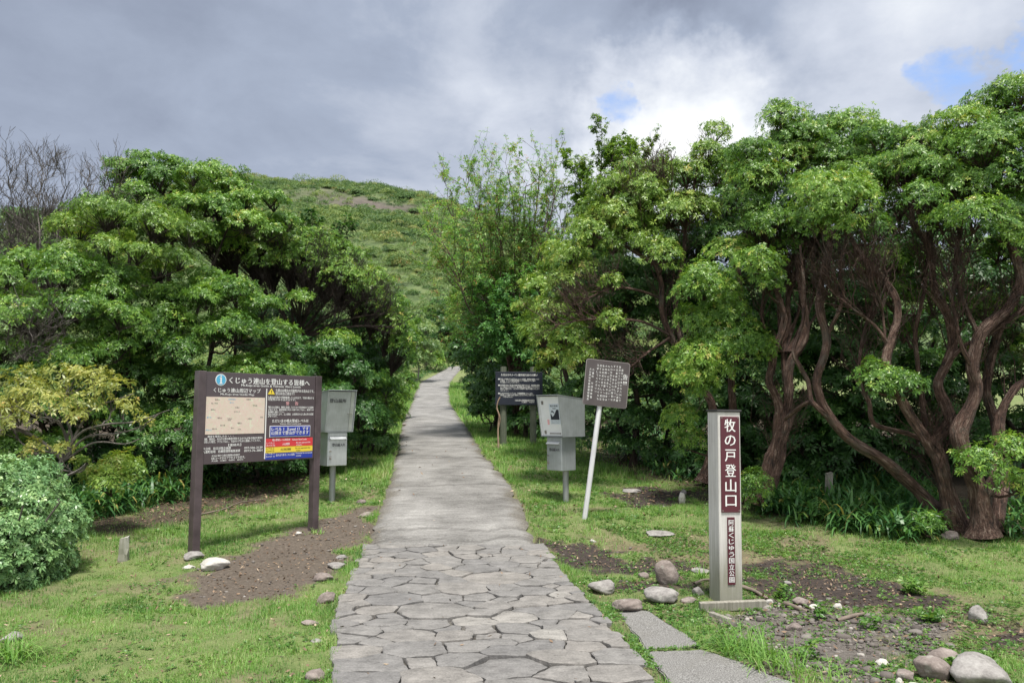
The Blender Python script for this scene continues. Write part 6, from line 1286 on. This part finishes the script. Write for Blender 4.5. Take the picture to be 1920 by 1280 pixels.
# ------------------------------------------------------------------ registration boxes
def reg_box(base, rz, label, opened, hz):
    root = empty('registration_box', base, rz); tag(root, label, 'registration box', None)
    lw, ld, lz0, lz1 = .305, .30, hz, hz + .49; hw, hd, hz1 = .44, .50, hz + 1.10; yb = .16
    MB().cyl((.03, .06, -.25), (.03, .06, lz0 + .002), .045, n=24).build('pole', MATS['galvanised'], root, smooth=True)
    body = MB().box((0, 0, (lz0 + lz1) / 2), (lw, ld, lz1 - lz0), bev=.004).build('letter_box', MATS['steel_sheet'], root)
    yf = -ld / 2
    d = MB().box((0.008, yf - .003, (lz0 + lz1) / 2 - .005), (lw - .022, .006, lz1 - lz0 - .02), bev=.002).build('door', MATS['steel_bright' if not opened else 'steel_sheet'], body)
    b_ = MB(); b_.prism([(yf - .007, lz1 - .055), (yf - .052, lz1 - .10), (yf - .050, lz1 - .104), (yf - .007, lz1 - .064)], -.125, .125); b_.prism([(yf - .007, lz1 - .062), (yf - .047, lz1 - .103), (yf - .007, lz1 - .13)], -.128, -.1245); b_.prism([(yf - .007, lz1 - .062), (yf - .047, lz1 - .103), (yf - .007, lz1 - .13)], .1245, .128)
    b_.build('slot_flap', MATS['steel_bright'], body)
    lettering('lettering', [('登山届入れ', -.085 if not opened else -.095, lz1 - .185, .046, .205, 'L', yf - .0085, .03)], 'black_print', body)
    b_ = MB(); b_.cyl((-.118, yf - .006, lz0 + .215), (-.118, yf - .020, lz0 + .215), .012, n=14).box((-.108, yf - .016, lz0 + .212), (.03, .006, .010), bev=.001); b_.build('latch', MATS['hinge_metal'], body)
    lk = MB().box((-.112, yf - .018, lz0 + .11), (.026, .014, .032), bev=.003, seg=2); lk.cyl((-.120, yf - .018, lz0 + .126), (-.120, yf - .018, lz0 + .148), .003, n=8).cyl((-.104, yf - .018, lz0 + .126), (-.104, yf - .018, lz0 + .148), .003, n=8); lk.build('padlock', MATS['hinge_metal'], body)
    # flared hood on top
    z0, z1 = lz1 + .004, hz1; yfb, yft, yk = -.20, -.30, .28; T_ = .008
    b_ = MB(); side = [(yfb, z0), (yft, z1), (yk, z1 - .055), (yk, z0)]
    for s in (-1, 1):
        b_.prism(side, s * hw / 2 - T_ / 2, s * hw / 2 + T_ / 2)
    b_.prism([(yft - .004, z1 + .001), (yft - .004, z1 + .010), (yk + .004, z1 - .045), (yk + .004, z1 - .054)], -hw / 2 - .008, hw / 2 + .008)
    b_.box((0, yk - .006, (z0 + z1 - .06) / 2), (hw - T_ - .002, .008, z1 - z0 - .07), bev=0); b_.box((0, (yfb + yk) / 2, z0 + .005), (hw - T_ - .002, yk - yfb - .02, .008), bev=0)
    hood = b_.build('hood', MATS['steel_sheet'], root)
    ins = .022 if not opened else .045
    def slant(z): return yfb + (yft - yfb) * (z - z0) / (z1 - z0) + ins
    za, zb = z0 + .014, z1 - .014; wi = hw / 2 - T_ / 2 - .003
    if not opened:
        b_ = MB(); xs_ = wi - .065; b_.prism([(slant(za), za), (slant(zb), zb), (slant(zb) + .008, zb), (slant(za) + .008, za)], -wi, xs_ - .0025); b_.build('door', MATS['steel_sheet'], hood)
        b_ = MB(); b_.prism([(slant(za), za), (slant(zb), zb), (slant(zb) + .008, zb), (slant(za) + .008, za)], xs_ + .0025, wi); b_.build('side_strip', MATS['steel_bright'], hood)
        zz = z1 - .15; sl_ = math.atan2(.10, z1 - z0)
        o = lettering('lettering', [('登山届所', -.185, 0, .058, .265, 'L', 0, .035)], 'black_print', hood); o.location = (0, slant(zz) - .003, zz); o.rotation_euler = (sl_, 0, 0)
        zz = z0 + .27; b_ = MB(); b_.box((xs_ - .022, slant(zz) - .006, zz), (.026, .010, .009), bev=.002); b_.box((xs_ + .026, slant(zz) - .006, zz), (.026, .010, .009), bev=.002); b_.build('latch', MATS['hinge_metal'], hood)
    else:
        b_ = MB(); b_.prism([(slant(za), za), (slant(zb), zb), (slant(zb) + .008, zb), (slant(za) + .008, za)], -wi, wi); b_.build('inner_panel', MATS['box_white'], hood)
        b_ = MB(); b_.prism([(yfb + .006, z0 + .012), (yft + .010, z1 - .008), (slant(zb) - .001, zb), (slant(za) - .001, za)], -wi - .0005, -wi + .004); b_.build('inner_cheek', MATS['box_white'], hood)
        sl_ = math.atan2(.10, z1 - z0); zz = z0 + .335; ps = empty('poster', (0.075, slant(zz) - .004, zz)); ps.parent = hood; ps.rotation_euler = (sl_, 0, 0)
        MB().box((0, 0, 0), (.20, .003, .30), bev=0).build('poster_sheet', MATS['poster_paper'], ps)
        b_ = MB(); b_.plate([(-.085, -.085), (.085, -.085), (.085, .06), (.045, .065), (-.015, -.02), (-.05, -.045), (-.072, .0), (-.085, .0)], -.0035, -.0018); b_.plate([(-.075, .02), (-.05, .055), (-.02, .035), (-.005, .012), (-.02, .014), (-.045, .03)], -.0035, -.0018); b_.build('poster_picture', MATS['navy_board'], ps)
        lettering('poster_lettering', [('電子申請', -.075, .118, .028, .150, 'L', -.003, .03), ('登山届', -.03, .082, .022, .06, 'L', -.003, .03), ('スマートフォンから', -.08, -.108, .012, .16, 'L', -.003), ('提出できます', -.08, -.13, .014, .15, 'L', -.003)], 'black_print', ps)
        for zz in (z0 + .50, z0 + .065): 
            b_ = MB(); b_.box((-wi + .055, slant(zz) - .004, zz), (.040, .006, .052), rot=(sl_, 0, 0), bev=.001); b_.cyl((-wi + .055, slant(zz) - .008, zz - .026), (-wi + .055, slant(zz) - .008 , zz + .026), .005, n=8); b_.build('hinge', MATS['hinge_metal'], hood)
        zz = z0 + .05; b_ = MB(); b_.box((.045, slant(zz) - .012, zz), (.20, .006, .012), bev=.001); b_.box((-.055, slant(zz) - .008, zz), (.014, .014, .018), bev=.001); b_.box((.145, slant(zz) - .008, zz), (.014, .014, .018), bev=.001); b_.build('pen_rail', MATS['hinge_metal'], hood)
        zz = z0 + .215; b_ = MB(); b_.box((-.075, slant(zz) - .003, zz), (.035, .003, .075), rot=(sl_, 0, 0), bev=0); b_.build('sticker', MATS['pink_print'], hood)
    return root
reg_box(G(622, 941), R(38), 'closed steel registration box on a pole, beside the information board', False, .54)
reg_box(G(1053, 941), R(-47), 'steel registration box with its white inside and poster showing, beside the tilted notice', True, .47)

# ------------------------------------------------------------------ dark notice board on two round posts, walking stick
BA, BB = G(944, 832), G(1000, 837); vec = BB - BA; dN = 18.4
BA = P(944, 832, dN); BA[2] = gz(BA[0], BA[1]); BB = P(1000, 834, dN + .1); BB[2] = gz(BB[0], BB[1])
vec = BB - BA; wid = math.hypot(vec[0], vec[1]); nb = empty('notice_board', BA, math.atan2(vec[1], vec[0])); tag(nb, 'dark navy notice board on two round mossy posts, with white bulleted writing', 'notice board')
top = P(944, 687, dN)[2] - BA[2]; pz1 = P(944, 697, dN)[2] - BA[2]; pz0 = P(944, 759, dN)[2] - BA[2]; pxa = P(928, 720, dN)[0] - BA[0]; pxb = P(1017, 720, dN)[0] - BA[0]
for x in (0, wid): MB().cyl((x, .02, -.25), (x, .02, top), .082, .078, n=20, bev=.012).build('post', MATS['mossy_post'], nb, smooth=True)
MB().box(((pxa + pxb) / 2, -.085, (pz0 + pz1) / 2), (pxb - pxa, .035, pz1 - pz0), bev=.003).build('panel', MATS['navy_board'], nb)
def n4(x, y): return pxa + (x - 55) / 660 * (pxb - pxa), pz1 - (y - 125) / 470 * (pz1 - pz0)
def Ln(s, xa, xb, y, h): a, zc = n4(xa, y); b__, _ = n4(xb, y); return (s, a, zc, h / 470 * (pz1 - pz0), b__ - a, 'L', -.105, .02)
lettering('lettering', [Ln('久住分かれトイレ維持協力金のお願い', 130, 645, 170, 34), Ln('●', 92, 116, 230, 26), Ln('平成二十年度より久住分かれにトイレを設置、利用者の皆様にトイレ', 122, 670, 230, 24), Ln('の維持、トイレの維持管理費として皆様方よりご協力', 122, 612, 252, 22), Ln('をお願いいたしております。', 122, 388, 275, 22), Ln('●', 92, 116, 317, 26), Ln('自然環境の保全と登山者の皆様が快適に利用できるよう、維持管理の費用', 122, 670, 317, 24), Ln('として使わせていただきます。協力金箱は登山口に設置しておりますので', 122, 670, 342, 24), Ln('趣旨をご理解のうえ、一人でも多くの皆様のご協力をお願いいたします', 122, 670, 366, 22), Ln('お願い致します。', 122, 240, 392, 14),
                        Ln('●', 92, 116, 432, 26), Ln('久住分かれのトイレは、冬期間閉鎖いたします。', 122, 580, 432, 24), Ln('凍結等により使用できない場合もございますのでご了承下さい', 122, 600, 456, 22), Ln('ご不便をおかけします。', 160, 300, 480, 20), Ln('九重山登山道整備協議会事務局', 325, 600, 530, 24), Ln('九重町・竹田市', 420, 600, 556, 20)], 'white_print', nb)
wp = G(936, 842); q = BA - wp
sp = [P(935, 842, wp[1]) , P(934, 812, wp[1] + .04), P(935, 790, wp[1] + .05), P(936, 778, wp[1] + .03), P(932, 765, wp[1] + .05), P(934, 752, wp[1] + .05), P(938, 744, wp[1] + .05)]; sp[0][2] = wp[2]
V, qd, bk, cc, rad = limb(sp, .021, .014, ns=9, seed=5, gnarl=.2, step=.03); V2, q2, bk2, _, _ = limb([P(935.5, 800, wp[1] + .05), P(938, 786, wp[1] + .05), P(937, 776, wp[1] + .04)], .012, .009, ns=7, seed=6, step=.03)
o = link('walking_stick', mesh_np('walking_stick', np.concatenate([V, V2]), np.concatenate([qd, q2 + len(V)]), None, None, np.concatenate([bk, bk2])), None, [MATS['stick_wood']], smooth=True); tag(o, 'crooked light brown walking stick propped against the dark notice board', 'walking stick')

# ------------------------------------------------------------------ tilted notice on a white pole
TB = G(1096, 973); lean = math.atan2(1131 - 1096, 973 - 760)
tn = empty('notice_sign', TB, R(12)); tag(tn, 'brown notice plate headed with a large character, on a white pole leaning to one side', 'notice sign')
tn.rotation_euler = Euler((R(-1), lean * .93, R(6)))
s = TB[1] / F; pl = 214 * s
MB().cyl((0, 0, -.25), (0, 0, pl + .30), .034, .034, n=20, bev=.006).build('pole', MATS['old_white_paint'], tn, smooth=True)
pw, ph = .60, .615; c0 = pl + ph / 2 - .03; dx = .04
def rr(w_, h_, r_, n=5):
    o = []
    for cx_, cz_, a0 in ((w_ / 2 - r_, h_ / 2 - r_, 0), (-w_ / 2 + r_, h_ / 2 - r_, 90), (-w_ / 2 + r_, -h_ / 2 + r_, 180), (w_ / 2 - r_, -h_ / 2 + r_, 270)):
        o += [(cx_ + r_ * math.cos(R(a0 + 90 * k / n)), cz_ + r_ * math.sin(R(a0 + 90 * k / n))) for k in range(n + 1)]
    return o
pe_ = empty('plate', (dx, -.040, c0)); pe_.parent = tn; pe_.rotation_euler = (0, R(-2.5), 0)
MB().plate(rr(pw, ph, .035), -.009, .009).build('plate_rim', MATS['sign_edge'], pe_)
MB().plate(rr(pw - .012, ph - .012, .030), -.0115, -.0085).build('plate_face', MATS['sign_brown'], pe_)
b_ = MB(); b_.box((-dx, .0245, -ph / 2 + .07), (.09, .03, .03), bev=.003).box((-dx, .0245, ph / 2 - .28), (.09, .03, .03), bev=.003).build('clamp', MATS['galvanised'], pe_)
cols = ['最近、午後から入山して', '道迷って下山できずに遭難', 'する事故が多発していま', 'す。　午後からの軽装な', '入山は控えてください!!', 'なお、山頂までの往復は', '六時間以上を要し、日没', '後は気温が低下し十度近', '過するので、くれぐれも', '注意してください。']
it = vcol('告', .248, .150, .072) + [('!', .232, .035, .06, .012, 'C'), ('!', .250, .035, .06, .012, 'C'), ('!', .268, .035, .06, .012, 'C')]
tops = [.215, .255, .255, .255, .255, .245, .245, .245, .245, .245]
for k, s_ in enumerate(cols): it += vcol(s_, .200 - k * .0375, tops[k], .029, (.49 if k else .45) / len(s_) if len(s_) > 9 else .044)
it += vcol('九重町　竹田警察署', -.195, .18, .030, .046) + vcol('大分県玖珠警察署協議会', -.235, .185, .030, .040)
o = lettering('lettering', [tuple(list(q) + ([None] if len(q) < 5 else []) + (['C'] if len(q) < 6 else []) + [-.0125, .015]) for q in it], 'white_print', pe_)

# ------------------------------------------------------------------ trailhead marker post
MP = G(1361, 1128); mk = empty('marker_post', MP, R(-30) + math.atan2(-MP[0], MP[1]) * 0); tag(mk, 'square weathered wooden trailhead post with a maroon name plate and a black cap', 'marker post')
mk.rotation_euler = Euler((0, R(.9), R(10)))
sz = .205; hp = 1.615
MB().box((0, 0, hp / 2 - .1), (sz, sz, hp + .2), bev=.004).build('post', MATS['weathered_post'], mk)
MB().box((0, 0, hp + .010), (sz + .022, sz + .022, .018), bev=.003).build('cap', MATS['cap_black'], mk)
YP = -sz / 2
o = MB().box((.004, YP - .004, hp - .035 - .41), (.172, .010, .81), bev=.002).build('name_plate', MATS['maroon_plate'], mk)
lettering('lettering', [(c, .004, hp - .115 - i * .1275, .108, .098, 'C', YP - .0100, .02) for i, c in enumerate('牧の戸登山口')], 'white_print', o)
o = MB().box((.004, YP - .003, hp - .90 - .27), (.068, .008, .56), bev=.002).build('park_plate', MATS['maroon_plate'], mk)
lettering('lettering', [(c, .004, hp - .935 - i * .0525, .047, .046, 'C', YP - .008, .02) for i, c in enumerate('阿蘇くじゅう国立公園')], 'white_print', o)
b_ = MB(); 
for x, z in ((-.07, hp - .05), (.078, hp - .05), (-.07, hp - .835), (.078, hp - .835)): b_.cyl((x, YP - .008, z), (x, YP - .0115, z), .005, n=8)
b_.build('screw', MATS['hinge_metal'], mk)
pk = G(1372, 1140); b_ = MB(); b_.box((0, 0, .03), (.56, .05, .075), bev=.006, seg=2); o = b_.build('plank', MATS['grey_timber']); o.location = pk + np.array([0, -.03, 0]); o.rotation_euler = (.05, -.02, .07); tag(o, 'grey timber plank lying across the foot of the marker post', 'plank')
pk = G(1350, 1160); b_ = MB(); b_.box((0, 0, .012), (.05, .22, .04), bev=.005); o = b_.build('plank', MATS['grey_timber']); o.location = pk; o.rotation_euler = (0, .1, .45); tag(o, 'short grey timber piece jutting toward the viewer below the longer plank', 'plank')
